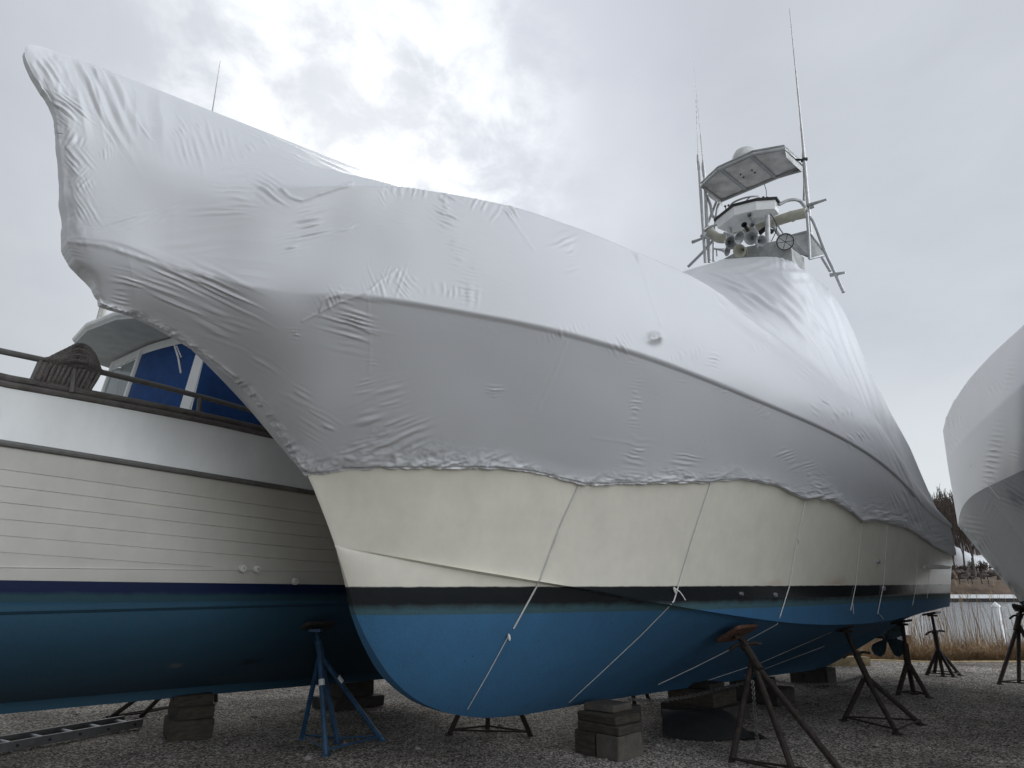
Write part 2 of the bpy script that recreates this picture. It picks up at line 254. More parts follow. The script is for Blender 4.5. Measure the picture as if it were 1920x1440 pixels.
# ------------------------------------------------------------------ mesh helpers
class MB:
    def __init__(self): self.v = []; self.f = []
    def add(self, vs, fs):
        o = len(self.v); self.v += [tuple(map(float, p)) for p in vs]; self.f += [tuple(o + i for i in f) for f in fs]
    def box(self, c, size, rot=0.0, tilt=(0, 0), bev=0.0):
        sx, sy, sz = [a / 2 for a in size]; m = Matrix.Rotation(rot, 3, 'Z') @ Matrix.Rotation(tilt[0], 3, 'X') @ Matrix.Rotation(tilt[1], 3, 'Y')
        b = bev
        if b <= 0:
            vs = [Vector((x, y, z)) for z in (-sz, sz) for x, y in ((-sx, -sy), (sx, -sy), (sx, sy), (-sx, sy))]
            fs = [(3, 2, 1, 0), (4, 5, 6, 7), (0, 1, 5, 4), (1, 2, 6, 5), (2, 3, 7, 6), (3, 0, 4, 7)]
        else:
            ring = lambda a, bb, z: [Vector((x, y, z)) for x, y in ((-a + b, -bb), (a - b, -bb), (a, -bb + b), (a, bb - b), (a - b, bb), (-a + b, bb), (-a, bb - b), (-a, -bb + b))]
            vs = ring(sx - b * .6, sy - b * .6, -sz) + ring(sx, sy, -sz + b) + ring(sx, sy, sz - b) + ring(sx - b * .6, sy - b * .6, sz)
            fs = [tuple(range(7, -1, -1)), tuple(range(24, 32))]
            for k in range(3):
                for i in range(8): j = (i + 1) % 8; fs.append((k * 8 + i, k * 8 + j, k * 8 + 8 + j, k * 8 + 8 + i))
        self.add([m @ v + Vector(c) for v in vs], fs)
    def tube(self, pts, r, seg=8, cap=True, r2=None, flat=None):
        pts = [Vector(tuple(map(float, p))) for p in pts]; n = len(pts)
        if n < 2: return
        rs = r if isinstance(r, (list, tuple)) else [r + ((r2 if r2 is not None else r) - r) * i / (n - 1) for i in range(n)]
        T = [(pts[min(i + 1, n - 1)] - pts[max(i - 1, 0)]).normalized() for i in range(n)]
        up = Vector((0, 0, 1)) if abs(T[0].z) < 0.9 else Vector((1, 0, 0)); U = T[0].cross(up).normalized()
        vs = []
        for i in range(n):
            U = (U - T[i] * U.dot(T[i])).normalized(); V = T[i].cross(U)
            fl = flat if flat else 1.0
            for k in range(seg):
                a = 2 * math.pi * k / seg; vs.append(pts[i] + (U * math.cos(a) * fl + V * math.sin(a)) * rs[i])
        fs = [(i * seg + k, i * seg + (k + 1) % seg, (i + 1) * seg + (k + 1) % seg, (i + 1) * seg + k) for i in range(n - 1) for k in range(seg)]
        if cap: fs += [tuple(range(seg - 1, -1, -1)), tuple((n - 1) * seg + k for k in range(seg))]
        self.add(vs, fs)
    def lathe(self, prof, base, axis, seg=20):
        ax = Vector(axis).normalized(); up = Vector((0, 0, 1)) if abs(ax.z) < 0.9 else Vector((1, 0, 0)); U = ax.cross(up).normalized(); V = ax.cross(U)
        vs = [Vector(base) + ax * h + (U * math.cos(2 * math.pi * k / seg) + V * math.sin(2 * math.pi * k / seg)) * r for r, h in prof for k in range(seg)]
        fs = [(i * seg + k, i * seg + (k + 1) % seg, (i + 1) * seg + (k + 1) % seg, (i + 1) * seg + k) for i in range(len(prof) - 1) for k in range(seg)]
        self.add(vs, fs)
    def prism(self, poly, off):            # poly: list of 3D points, off: extrusion vector
        n = len(poly); off = Vector(off); p = [Vector(tuple(map(float, q))) for q in poly]
        self.add(p + [q + off for q in p], [tuple(range(n - 1, -1, -1)), tuple(range(n, 2 * n))] + [(i, (i + 1) % n, n + (i + 1) % n, n + i) for i in range(n)])
    def build(self, name, m, parent=None, smooth=True, angle=35):
        me = bpy.data.meshes.new(name); me.from_pydata(self.v, [], self.f); me.validate(); me.update()
        return link(name, me, m, parent, smooth, angle)
def link(name, me, m, parent=None, smooth=True, angle=35):
    me.materials.append(m)
    if smooth:
        me.polygons.foreach_set('use_smooth', [True] * len(me.polygons))
        try: me.set_sharp_from_angle(angle=R(angle))
        except Exception: pass
    o = bpy.data.objects.new(name, me); COL.objects.link(o)
    if parent:
        o.parent = parent; o.matrix_parent_inverse = Matrix.Translation(-parent.location)
    return o
def grid_mesh(name, P, m, parent=None, angle=None, close=False):
    """P: (rows, cols, 3) array."""
    r, c, _ = P.shape; idx = np.arange(r * c).reshape(r, c)
    q = np.stack([idx[:-1, :-1], idx[:-1, 1:], idx[1:, 1:], idx[1:, :-1]], -1).reshape(-1, 4)
    me = bpy.data.meshes.new(name); me.vertices.add(r * c); me.vertices.foreach_set('co', P.reshape(-1).astype(np.float32))
    me.loops.add(q.size); me.loops.foreach_set('vertex_index', q.reshape(-1).astype(np.int32)); me.polygons.add(len(q))
    me.polygons.foreach_set('loop_start', np.arange(0, q.size, 4, dtype=np.int32)); me.polygons.foreach_set('loop_total', np.full(len(q), 4, dtype=np.int32))
    me.update(calc_edges=True); me.validate()
    return link(name, me, m, parent, True, angle if angle else 180)
def tag(o, label=None, cat=None, group=None, kind=None):
    if label: o['label'] = label
    if cat: o['category'] = cat
    if group: o['group'] = group
    if kind: o['kind'] = kind
    return o
def empty(name, loc, label, cat, group=None):
    o = bpy.data.objects.new(name, None); COL.objects.link(o); o.location = loc; o.empty_display_size = 0.2
    return tag(o, label, cat, group)
def spl(nodes, n, ks=None):
    """Catmull-Rom through nodes, n samples; returns (n, dim)."""
    P = np.array(nodes, float); k = len(P); t = np.linspace(0, k - 1, n) if ks is None else np.asarray(ks, float)
    i = np.clip(t.astype(int), 0, k - 2); f = (t - i)[:, None]
    p0 = P[np.clip(i - 1, 0, k - 1)]; p1 = P[i]; p2 = P[i + 1]; p3 = P[np.clip(i + 2, 0, k - 1)]
    p0 = np.where((i == 0)[:, None], 2 * p1 - p2, p0); p3 = np.where((i == k - 2)[:, None], 2 * p2 - p1, p3)
    return 0.5 * ((2 * p1) + (-p0 + p2) * f + (2 * p0 - 5 * p1 + 4 * p2 - p3) * f ** 2 + (-p0 + 3 * p1 - 3 * p2 + p3) * f ** 3)
class Noise2:                                   # smooth lattice noise in -1..1
    def __init__(self, seed): self.g = np.random.RandomState(seed).rand(256, 256) * 2 - 1
    def __call__(self, x, y):
        xi = np.floor(x).astype(int); yi = np.floor(y).astype(int); fx = x - xi; fy = y - yi
        fx = fx * fx * (3 - 2 * fx); fy = fy * fy * (3 - 2 * fy); g = self.g
        a = g[yi % 256, xi % 256]; b = g[yi % 256, (xi + 1) % 256]; c = g[(yi + 1) % 256, xi % 256]; d = g[(yi + 1) % 256, (xi + 1) % 256]
        return (a * (1 - fx) + b * fx) * (1 - fy) + (c * (1 - fx) + d * fx) * fy
NZ = [Noise2(i) for i in range(6)]
def fbm(x, y, o=4, k=0):
    r = 0; a = 1; s = 0
    for i in range(o): r = r + a * NZ[(i + k) % 6](x * 2 ** i + 13.7 * i, y * 2 ** i + 5.1 * i); s += a; a *= .5
    return r / s

# ------------------------------------------------------------------ setting: ground, water, far shore
def ground():
    xs = np.concatenate([[-400, -150, -60, -30], np.arange(-14, 22, 0.07), [26, 40, 90, 400]])
    ys = np.concatenate([[-300, -80, -20, -6, 0, 3], np.arange(5, 15.6, 0.06), [16, 17, 18.5, 21, 26, 32]])
    Xg, Yg = np.meshgrid(xs, ys); Z = 0.018 * fbm(Xg * .55, Yg * .55, 3) + 0.010 * fbm(Xg * 3.2, Yg * 3.2, 3, 2)
    det = (Xg > -14) & (Xg < 22) & (Yg > 5) & (Yg < 15.6)
    Z = Z + np.where(det, 0.009 * fbm(Xg * 11, Yg * 11, 3, 3) + 0.008 * nr.rand(*Xg.shape), 0)
    # wheel track
    tr = np.abs((Xg - 7.0) * .83 - (Yg - 8.5) * .55); Z = Z - 0.035 * np.exp(-(tr / .35) ** 2) * (Yg < 12.5)
    bank = np.clip((Yg - 15.4) / 6, 0, 1); Z = Z - 1.6 * bank ** 1.3
    P = np.stack([Xg, Yg, Z], -1)
    m = bpy.data.materials.new('gravel'); m.use_nodes = True; t = m.node_tree; b = t.nodes['Principled BSDF']; b.inputs['Roughness'].default_value = 0.95; b.inputs['Specular IOR Level'].default_value = 0.15
    g = N(t, 'ShaderNodeNewGeometry')
    vo = N(t, 'ShaderNodeTexVoronoi'); vo.inputs['Scale'].default_value = 62; L(t, g.outputs['Position'], vo.inputs['Vector'])
    vs = N(t, 'ShaderNodeSeparateColor'); L(t, vo.outputs['Color'], vs.inputs[0])
    rp = N(t, 'ShaderNodeValToRGB'); L(t, vs.outputs[0], rp.inputs[0]); e = rp.color_ramp.elements
    e[0].position = 0.0; e[0].color = (0.04, 0.036, 0.033, 1); e[1].position = 1.0; e[1].color = (0.63, 0.58, 0.52, 1)
    e2 = rp.color_ramp.elements.new(0.55); e2.color = (0.235, 0.212, 0.185, 1)
    n = N(t, 'ShaderNodeTexNoise'); n.inputs['Scale'].default_value = 0.8; n.inputs['Detail'].default_value = 8; n.inputs['Roughness'].default_value = 0.65; L(t, g.outputs['Position'], n.inputs['Vector'])
    nm = N(t, 'ShaderNodeMapRange'); L(t, n.outputs[0], nm.inputs[0]); nm.inputs[1].default_value = .3; nm.inputs[2].default_value = .7; nm.inputs[3].default_value = .48; nm.inputs[4].default_value = 1.35
    sc = N(t, 'ShaderNodeVectorMath', operation='SCALE'); L(t, rp.outputs[0], sc.inputs[0]); L(t, nm.outputs[0], sc.inputs['Scale'])
    # dark muddy bank beyond the gravel edge
    sx = N(t, 'ShaderNodeSeparateXYZ'); L(t, g.outputs['Position'], sx.inputs[0])
    mk = N(t, 'ShaderNodeMapRange'); L(t, sx.outputs[1], mk.inputs[0]); mk.inputs[1].default_value = 15.3; mk.inputs[2].default_value = 15.7
    mx = N(t, 'ShaderNodeMix', data_type='RGBA'); L(t, mk.outputs[0], mx.inputs[0]); L(t, sc.outputs[0], mx.inputs[6]); mx.inputs[7].default_value = (0.16, 0.11, 0.07, 1)
    L(t, mx.outputs[2], b.inputs['Base Color'])
    bp = N(t, 'ShaderNodeBump'); bp.inputs['Strength'].default_value = 0.9; bp.inputs['Distance'].default_value = 0.025; L(t, vo.outputs['Distance'], bp.inputs['Height']); L(t, bp.outputs[0], b.inputs['Normal'])
    tag(grid_mesh('ground', P, m), kind='structure')
ground()
def water():
    me = MB(); me.add([(-600, 20, -0.95), (700, 20, -0.95), (700, 140, -0.95), (-600, 140, -0.95)], [(0, 1, 2, 3)])
    m = bpy.data.materials.new('harbour water'); m.use_nodes = True; t = m.node_tree; b = t.nodes['Principled BSDF']
    b.inputs['Base Color'].default_value = (0.32, 0.335, 0.345, 1); b.inputs['Roughness'].default_value = 0.12; b.inputs['Specular IOR Level'].default_value = 0.8
    g = N(t, 'ShaderNodeNewGeometry'); mp = N(t, 'ShaderNodeMapping'); L(t, g.outputs['Position'], mp.inputs[0]); mp.inputs['Scale'].default_value = (0.8, 2.2, 1)
    n = N(t, 'ShaderNodeTexNoise'); n.inputs['Scale'].default_value = 2.6; n.inputs['Detail'].default_value = 6; n.inputs['Roughness'].default_value = 0.6; L(t, mp.outputs[0], n.inputs['Vector'])
    bp = N(t, 'ShaderNodeBump'); bp.inputs['Strength'].default_value = 0.55; bp.inputs['Distance'].default_value = 0.12; L(t, n.outputs[0], bp.inputs['Height']); L(t, bp.outputs[0], b.inputs['Normal'])
    tag(me.build('water', m, smooth=False), kind='structure')
water()
def far_shore():
    xs = np.linspace(-400, 700, 110); ys = np.array([118, 120, 123, 128, 140, 170, 260, 900]); Xg, Yg = np.meshgrid(xs, ys)
    h = np.array([-1.2, -.2, 1.2, 1.8, 2.5, 4, 6, 8])[:, None]; Z = h + 0.5 * fbm(Xg * .05, Yg * .05, 3) * (h > 0)
    m = mat('winter undergrowth', (0.12, 0.085, 0.06), 0.95, 0, 0.5, 0.5, 0.5, 3)
    tag(grid_mesh('far_shore', np.stack([Xg, Yg, Z], -1), m), kind='structure')
far_shore()

# ------------------------------------------------------------------ the big wrapped boat: shape
A = Frame(-1.35, 5.80, 44.5)
def on_breadth(pxw):                            # pixels with a given half-breadth -> nodes (s,w,z)
    return np.array([A.w(u, v, w) for u, v, w in pxw])
C_PX = [(700, 560, 1.08), (850, 580, 1.35), (1040, 622, 1.68), (1210, 668, 1.90), (1400, 745, 2.03), (1510, 790, 2.06), (1600, 834, 2.03), (1664, 880, 1.95), (1706, 922, 1.87), (1734, 957, 1.80), (1782, 990, 1.72)]
SH = on_breadth(C_PX)
CH = np.vstack([[-.13, 0, 1.89], on_breadth([(820, 1058, .55), (1010, 1090, .95), (1120, 1108, 1.15), (1220, 1128, 1.30), (1400, 1158, 1.55), (1530, 1172, 1.65), (1640, 1168, 1.65), (1700, 1156, 1.60), (1772, 1138, 1.55)])])
SHs = np.vstack([[-1.6, 0, 3.50], [-1.15, .60, 3.58], SH]); S_END = 11.1
SH_F = spl(SHs, 400); CH_F = spl(CH, 400)
def relax(a, k=14, n=3):
    a = a.copy()
    for _ in range(n):
        for i in range(3): e = np.convolve(a[:, i], np.ones(2 * k + 1) / (2 * k + 1), 'same'); m = np.clip((np.arange(len(a)) - k) / 60, 0, 1) * np.clip((len(a) - k - 1 - np.arange(len(a))) / 40, 0, 1); a[:, i] = a[:, i] * (1 - m) + e * m
    return a
SH_F = relax(SH_F); CH_F = relax(CH_F)
STEM = np.array([[-.13, 1.89], [-.42, 2.42], [-.59, 2.63], [-.96, 3.02], [-1.32, 3.23], [-1.62, 3.5], [-1.9, 3.8]])
STEM = np.vstack([[[.30, 1.0], [.10, 1.3], [0, 1.57]], STEM, [[-2.2, 4.2]]])
STEM_F = spl(STEM, 400)
for _ in range(3): STEM_F[20:-20] = sum(STEM_F[20 + k:len(STEM_F) - 20 + k] for k in range(-12, 13)) / 25
def s0(z): return np.interp(z, STEM_F[:, 1], STEM_F[:, 0])
def Ws(sig): return np.interp(sig, SH_F[:, 0] + 1.6, SH_F[:, 1])
def Wc(sig): return np.interp(sig, CH_F[:, 0] + .13, CH_F[:, 1])
def zS(s): return np.interp(s, SH_F[:, 0], SH_F[:, 2])
def zC(s): return np.interp(s, CH_F[:, 0], CH_F[:, 2])
def F(s, z):                                    # half-breadth of the hull side
    s = np.asarray(s, float); z = np.asarray(z, float)
    f = np.clip((z - zC(s)) / (zS(s) - zC(s)), 0, 1.1); q = 1.40 - .30 * np.clip((s - 0) / 6, 0, 1)
    sg = np.maximum(s - s0(z), 0); g = f ** q
    return (1 - g) * Wc(sg) + g * Ws(sg)
def hullhit(u, v, off=0.0):
    r = ray(u, v); t = np.linspace(3.5, 22, 3000); P = np.array([0, 0, EYE]) + t[:, None] * r
    rel = P[:, :2] - A.O; s = rel @ A.d; w = rel @ A.n; z = P[:, 2]
    d = w - (F(s, z) + off); ok = (s > s0(z)) & (s < S_END + .6) & (z > zC(s) - .02)
    k = np.where((d < 0) & ok)[0]
    if len(k) == 0: return A.w(u, v, .05)
    k = k[0]; return np.array([s[k], w[k], z[k]])

HEM = [(578, 893), (600, 889), (640, 884), (700, 880), (800, 880), (900, 879), (960, 882), (1000, 888), (1050, 900), (1095, 911), (1160, 909), (1250, 907), (1330, 907), (1350, 903), (1390, 900), (1450, 911), (1480, 925), (1508, 938), (1530, 935), (1560, 941), (1590, 958), (1614, 979), (1640, 976), (1662, 982), (1700, 992), (1722, 1005), (1745, 1022), (1778, 1040)]
HEMW = np.array([hullhit(u, v, .015) for u, v in HEM]); HEMW[0] = [-.43, .01, 2.42]
HEM_S = HEMW[:, [0, 2]]
def side_grid(nc, nrw, f0, f1, off=0.0):
    t = np.linspace(0, 1, nc) ** 1.25; a = CH_F[0, 0] + t * (S_END - .15 - CH_F[0, 0]); b = -1.6 + t * (S_END + 1.6); z1 = zC(a); z2 = zS(b)
    hz = np.interp(a + .25 * np.clip(1 - t * 3, 0, 1), HEM_S[:, 0], HEM_S[:, 1]); fm = np.clip((hz - z1) / (z2 - z1) + .05, .2, .97)
    f = np.linspace(f0, f1, nrw)[:, None] * fm[None]
    z = z1 + (z2 - z1) * f; bl_ = np.clip(t * 3, 0, 1)[None]; gs = s0(1.89 + 1.61 * f); g0_, g1_ = s0(1.89), s0(3.5); s = a + (b - a) * (f * bl_ + (gs - g0_) / (g1_ - g0_) * (1 - bl_))
    w = F(s, z); w[:, 0] = 0
    return np.stack([s, w + off, z], -1)
def mirror(P): Q = P.copy(); Q[..., 1] *= -1; return Q[::-1]

boat = empty('sportfishing_boat', (*(A.O + 4 * A.d), 0.0), 'large cream and blue boat with black stripe and metal tower, centre of the yard', 'boat')
KP = [A.w(u, v, 0) for u, v in [(628, 1022), (650, 1098), (662, 1150), (690, 1215), (730, 1275), (790, 1320), (870, 1342), (960, 1340), (1100, 1316), (1250, 1293), (1400, 1271), (1530, 1253)]]
KP = np.vstack([KP, [[8.95, 0, .30], [9.25, 0, .55], [9.6, 0, .72], [10.3, 0, .82], [10.95, 0, .90]]])
def mark(p, rw, rh, c, st, zmin): return (float(p[0]), float(p[1]), float(p[2]), rw, rh, c, st, zmin)
RC = (0.40, 0.23, 0.09)
RUST = [mark(A.X(np.array([5.6, 1.80, 1.58])), .55, .14, RC, .45, 1.575), mark(A.X(np.array([4.2, 1.72, 1.58])), .35, .10, RC, .3, 1.575), mark(A.X(np.array([1.95, .08, .50])), .32, .13, (0.012, 0.03, 0.06), .85, 0), mark(A.X(np.array([2.35, .08, .52])), .12, .08, (0.05, 0.08, 0.10), .9, 0), mark(A.X(np.array([.6, .3, 1.2])), .12, .10, (0.05, 0.10, 0.14), .5, 0)]
CREAM = (0.70, 0.672, 0.585)
M['hull'] = hull_mat('cream topsides and blue antifouling', [(1.345, (0.032, 0.125, 0.25), 0), (1.405, (0.040, 0.095, 0.11), .08), (1.565, (0.012, 0.015, 0.018), .014), (9, CREAM, 0)], 0.16, rust=RUST)
def set_bands(m): pass
side = side_grid(260, 60, 0, 1)
hull_side = np.concatenate([mirror(side)[:-1] * 1, ], 0)
grid_mesh('hull_side', A.X(side), M['hull'], boat); grid_mesh('hull_side', A.X(mirror(side)), M['hull'], boat)
def bottom_grid(nc=260, nrw=34):
    t = np.linspace(0, 1, nc) ** 1.25; a = CH_F[0, 0] + t * (S_END - .15 - CH_F[0, 0]); zc = zC(a); wc = Wc(a + .13)
    k = spl(KP, 900)
    arc = np.concatenate([[0], np.cumsum(np.linalg.norm(np.diff(k, axis=0), axis=1))])
    # the profile is paced so that a station's keel point sits below its chine point once past the forefoot
    sk = np.maximum.accumulate(k[:, 0]); ta = np.clip((sk - a[0]) / (a[-1] - a[0]), 0, 1)
    pos = np.interp(t, np.linspace(0, 1, 900), arc / arc[-1]); direct = np.interp(a, sk, arc / arc[-1]); bl = np.clip(t / .18, 0, 1)
    pr = pos * 0 + np.where(bl < 1, np.minimum(direct, 1) * bl + (1 - bl) * np.minimum(direct, pos * 2.2 + .0), direct)
    K = np.stack([np.interp(pr * arc[-1], arc, k[:, i]) for i in range(3)], -1)
    v = np.linspace(0, 1, nrw)[:, None]
    zg = np.interp(K[:, 0], [-1, 1.3, 4, 8, 11.2], [0, .05, .42, .52, .12])   # garboard height above keel
    step = .07 * np.clip(t * 12, 0, 1)
    w1 = wc - step; kw = .07 * np.clip(t * 14, 0, 1)
    cw = wc * np.interp(a, [0, 2, 5, 11], [.62, .42, .20, .35]) + .06 * np.clip(t * 14, 0, 1); cz = K[:, 2] + (zc - K[:, 2]) * np.interp(a, [0, 2, 5, 8.5, 9.4, 11], [.35, .30, .42, .50, .1, .1]); cs = (a + K[:, 0]) / 2
    s = (1 - v) ** 2 * a + 2 * v * (1 - v) * cs + v ** 2 * K[:, 0]
    w = (1 - v) ** 2 * w1 + 2 * v * (1 - v) * cw + v ** 2 * kw
    z = (1 - v) ** 2 * (zc - .012) + 2 * v * (1 - v) * cz + v ** 2 * K[:, 2]
    G = np.stack([s, w, z], -1)
    top = np.stack([a, wc, zc], -1)[None]
    return np.concatenate([top, G], 0)
bot = bottom_grid(); low = bot[-1]
grid_mesh('hull_bottom', A.X(bot[::-1]), M['hull'], boat, 40); grid_mesh('hull_bottom', A.X(mirror(bot[::-1])), M['hull'], boat, 40)
kb = MB(); n_ = low.shape[0]; mm_ = low.copy(); mm_[:, 1] *= -1; kb.add(list(A.X(low)) + list(A.X(mm_)), [(i, i + 1, n_ + i + 1, n_ + i) for i in range(n_ - 1)]); kb.build('keel_shoe', M['hull'], boat)
def transom():
    st = np.concatenate([bot[::-1, -1], side[1:, -1]], 0); o = st.copy(); o[:, 1] *= -1; n = len(st)
    b = MB(); b.add(list(A.X(st)) + list(A.X(o)), [(i, i + 1, n + i + 1, n + i) for i in range(n - 1)]); b.build('transom', M['hull'], boat)
transom()

# ------------------------------------------------------------------ shrink film over the big boat
B_PX = [(760, 352, 1.08), (830, 365, 1.20), (1000, 403, 1.42), (1190, 475, 1.66), (1300, 525, 1.75), (1430, 615, 1.78), (1560, 722, 1.76), (1612, 757, 1.74), (1654, 812, 1.70), (1699, 889, 1.66)]
BW = on_breadth(B_PX); BW = np.vstack([BW, [11.12, 1.60, 2.66]])
OFF = .03
def at_s(Cv, s): return np.array([s, np.interp(s, Cv[:, 0], Cv[:, 1]), np.interp(s, Cv[:, 0], Cv[:, 2])])
HEMS = HEMW; BF = spl(BW, 300); SF = SH_F
front = [  # lower edge, rim, rail break, ridge   (pixel, half-breadth)
    ((190, 571, .03), (130, 449, .10), (111, 235, .05), (50, 112, .03)),
    ((207, 577, .03), (158, 447, .19), (145, 250, .12), (64, 87, .03)),
    ((255, 592, .03), (233, 458, .30), (235, 300, .24), (150, 113, .0)),
    ((325, 628, .03), (320, 494, .40), (330, 330, .42), (260, 155, .0)),
    ((395, 673, .03), (396, 515, .52), (430, 345, .62), (400, 210, .0)),
    ((470, 736, .03), (460, 536, .66), (540, 347, .82), (520, 257, .0)),
    ((530, 818, .03), (540, 548, .82), (640, 346, .95), (640, 305, .0)),
]
cols = []
for a, b, c, d in front: cols.append([A.w(*a), A.w(*b), A.w(*c), A.w(*d)])
cols.append([np.array([-.43, .02, 2.42]), A.w(618, 550, .97), A.w(700, 349, 1.03), A.w(715, 333, 0)])
cols.append([HEMW[2], A.w(665, 556, 1.04), A.w(745, 351, 1.07), A.w(756, 351, 0)])
cols.append([HEMW[4], A.w(745, 566, 1.17), A.w(790, 357, 1.13), np.array([.8, 0, 5.36])])
for s in list(np.arange(.45, 10.9, .55)) + [11.1]:
    cols.append([None, at_s(SF, s), at_s(BF, max(s, BF[0, 0])), np.array([s, 0, np.interp(s, [0, 3, 5.2, 6.2, 6.8, 7.3, 8.4, 8.9, 9.5, 10, 10.5, 11.1], [5.32, 5.40, 5.85, 6.45, 6.86, 7.08, 7.10, 6.92, 5.95, 4.9, 4.0, 3.0])])])
cols = cols
NF = 10
Rn = np.array([c[3] for c in cols]); Bn = np.array([c[2] for c in cols]); Cn = np.array([c[1] for c in cols])
# dense columns
cs_ = np.array([c[1][0] for c in cols])
nd = 1000
# pace columns evenly along the picture of the rim so wrinkles are equally fine everywhere
kd = np.linspace(0, len(cols) - 1, 4000); Cd = spl(Cn, 0, kd) if False else spl(Cn, len(kd), kd)
u_, v_ = proj(A.X(Cd)); ln = np.concatenate([[0], np.cumsum(np.hypot(np.diff(u_), np.diff(v_)) + 2.2e-1)]); ks = np.interp(np.linspace(0, ln[-1], nd), ln, kd)
Cd = spl(Cn, nd, ks); Bd = spl(Bn, nd, ks); Rd = spl(Rn, nd, ks)
Ln_front = np.array([c[0] for c in cols[:NF]]); Ld = np.zeros((nd, 3))
kF = NF - 1
Lf = spl(Ln_front, nd, np.clip(ks, 0, kF)); sC = Cd[:, 0]
sL_at = np.interp(ks, [kF, len(cols) - 1], [0, 1])
# aft of the front fan the hem is followed station by station, with its scallops
sh0 = HEMW[4, 0]; sC0 = cols[NF - 1][1][0]
sT = sh0 + (sC - sC0) / (S_END - sC0) * (S_END - sh0)
La = np.stack([sT, np.interp(sT, HEMW[:, 0], HEMW[:, 1]), np.interp(sT, HEMW[:, 0], HEMW[:, 2])], -1)
front_mask = (ks < kF)
HEMD = np.array([hullhit(u, v, .015) for u, v in HEM[:5]])
Ld = np.where(front_mask[:, None], Lf, La)
# between the stem and the first hem stations follow the real hem too
iF = (ks > 7) & (ks < kF); Ld[iF, 2] = np.interp(Ld[iF, 0], HEMW[:5, 0], HEMW[:5, 2])
aft = np.clip((ks - 7) / 2, 0, 1)
n1_, n2_, n3_, n4_ = 150, 120, 60, 40
def seg(P, Q, n, end=False): f = np.linspace(0, 1, n, endpoint=end)[:, None, None]; return P[None] * (1 - f) + Q[None] * f, f[..., 0]
G1, f1_ = seg(Ld, Cd, n1_)
wF = F(G1[..., 0], G1[..., 2]) + OFF
G1[..., 1] += aft * (.004 + .012 * np.sin(np.pi * f1_) + np.maximum(wF - G1[..., 1], 0) * np.exp(-(f1_ / .16) ** 2))
G1[..., 1] += (1 - aft) * .07 * np.sin(np.pi * f1_) * np.clip(ks / 2, 0, 1)        # soft belly of film between stem and pulpit
ok = aft < 1
Cd[:, 1] += OFF * aft; Bd[:, 1] += OFF * aft
G2, f2_ = seg(Cd, Bd, n2_); G2[..., 1] += (.05 * np.sin(np.pi * f2_)) * np.clip(ks / 3, 0, 1) - .10 * np.sin(np.pi * f2_) * np.clip(1 - np.abs(ks - 6) / 5, 0, 1)
Ed = np.where(True, (Bd + Rd) / 2, 0); E_S = [3, 5, 5.8, 6.3, 6.8, 7.3, 8.3, 8.8, 9.3, 9.7, 10.1, 10.6, 11.1]
E_W = [.9, 1.1, 1.25, 1.33, 1.30, 1.18, 1.22, 1.22, 1.28, 1.38, 1.50, 1.60, 1.60]; E_Z = [5.15, 5.1, 5.25, 5.8, 6.45, 6.95, 6.92, 6.8, 5.75, 4.9, 4.1, 3.2, 2.72]
em = np.clip((Cd[:, 0] - 4) / 1.4, 0, 1); Ed[:, 1] = Ed[:, 1] * (1 - em) + np.interp(Cd[:, 0], E_S, E_W) * em; Ed[:, 2] = Ed[:, 2] * (1 - em) + np.interp(Cd[:, 0], E_S, E_Z) * em
Ed[:, 0] = Ed[:, 0] * (1 - em) + em * Cd[:, 0]
for i in range(3):
    ker = np.ones(9) / 9; e2 = np.convolve(Ed[:, i], ker, 'same'); Ed[5:-5, i] = e2[5:-5]
G3, f3_ = seg(Bd, Ed, n3_); G4, f4_ = seg(Ed, Rd, n4_, True)
G3[..., 2] -= .10 * np.sin(np.pi * f3_) * np.clip(ks / 3, 0, 1); G4[..., 2] += .05 * np.sin(np.pi * f4_) * np.clip((Cd[:, 0] - 6) / 2, 0, 1)
WG = np.concatenate([G1, G2, G3, G4], 0); NRW = WG.shape[0]
# soften the rim crease where the real film runs over it without an edge (between pulpit and the start of the hard rim)
rows = np.arange(NRW)
def smooth_rows(G, rad):
    out_ = G.copy(); r = int(rad)
    c = np.cumsum(np.concatenate([np.repeat(G[:1], r + 1, 0), G, np.repeat(G[-1:], r, 0)], 0), 0); out_ = (c[2 * r + 1:] - c[:-2 * r - 1]) / (2 * r + 1); return out_
uC, vC = proj(A.X(Cd)); soft = np.exp(-((uC - 540) / 62) ** 2)[None, :, None]
big = smooth_rows(smooth_rows(WG, 26), 26); small = smooth_rows(smooth_rows(WG, 1), 1)
big[:40] = small[:40] * (1 - np.linspace(0, 1, 40)[:, None, None]) + big[:40] * np.linspace(0, 1, 40)[:, None, None]
softB = np.clip(1 - (uC - 430) / 80, 0, 1)[None, :, None] * np.exp(-((rows - n1_ - n2_) / 40.0) ** 2)[:, None, None]
WG2 = small * (1 - soft * np.exp(-((rows - n1_) / 60.0) ** 2)[:, None, None]) + big * soft * np.exp(-((rows - n1_) / 60.0) ** 2)[:, None, None]
WG2 = WG2 * (1 - softB) + big * softB
bigE = smooth_rows(smooth_rows(WG, 14), 14); wE = (np.exp(-((rows - n1_ - n2_ - n3_) / 34.0) ** 2)[:, None, None] * np.clip((Cd[:, 0] - 4.5) / 1.0, 0, 1)[None, :, None] * np.clip((10.2 - Cd[:, 0]) / 1.0, 0, 1)[None, :, None]) * .8; WG2 = WG2 * (1 - wE) + bigE * wE
WG2[0] = WG[0]; WG2[-1] = WG[-1]; WG2[:, 0] = WG[:, 0]
def smooth_cols(G, r):
    c = np.cumsum(np.concatenate([np.repeat(G[:, :1], r + 1, 1), G, np.repeat(G[:, -1:], r, 1)], 1), 1); return (c[:, 2 * r + 1:] - c[:, :-2 * r - 1]) / (2 * r + 1)
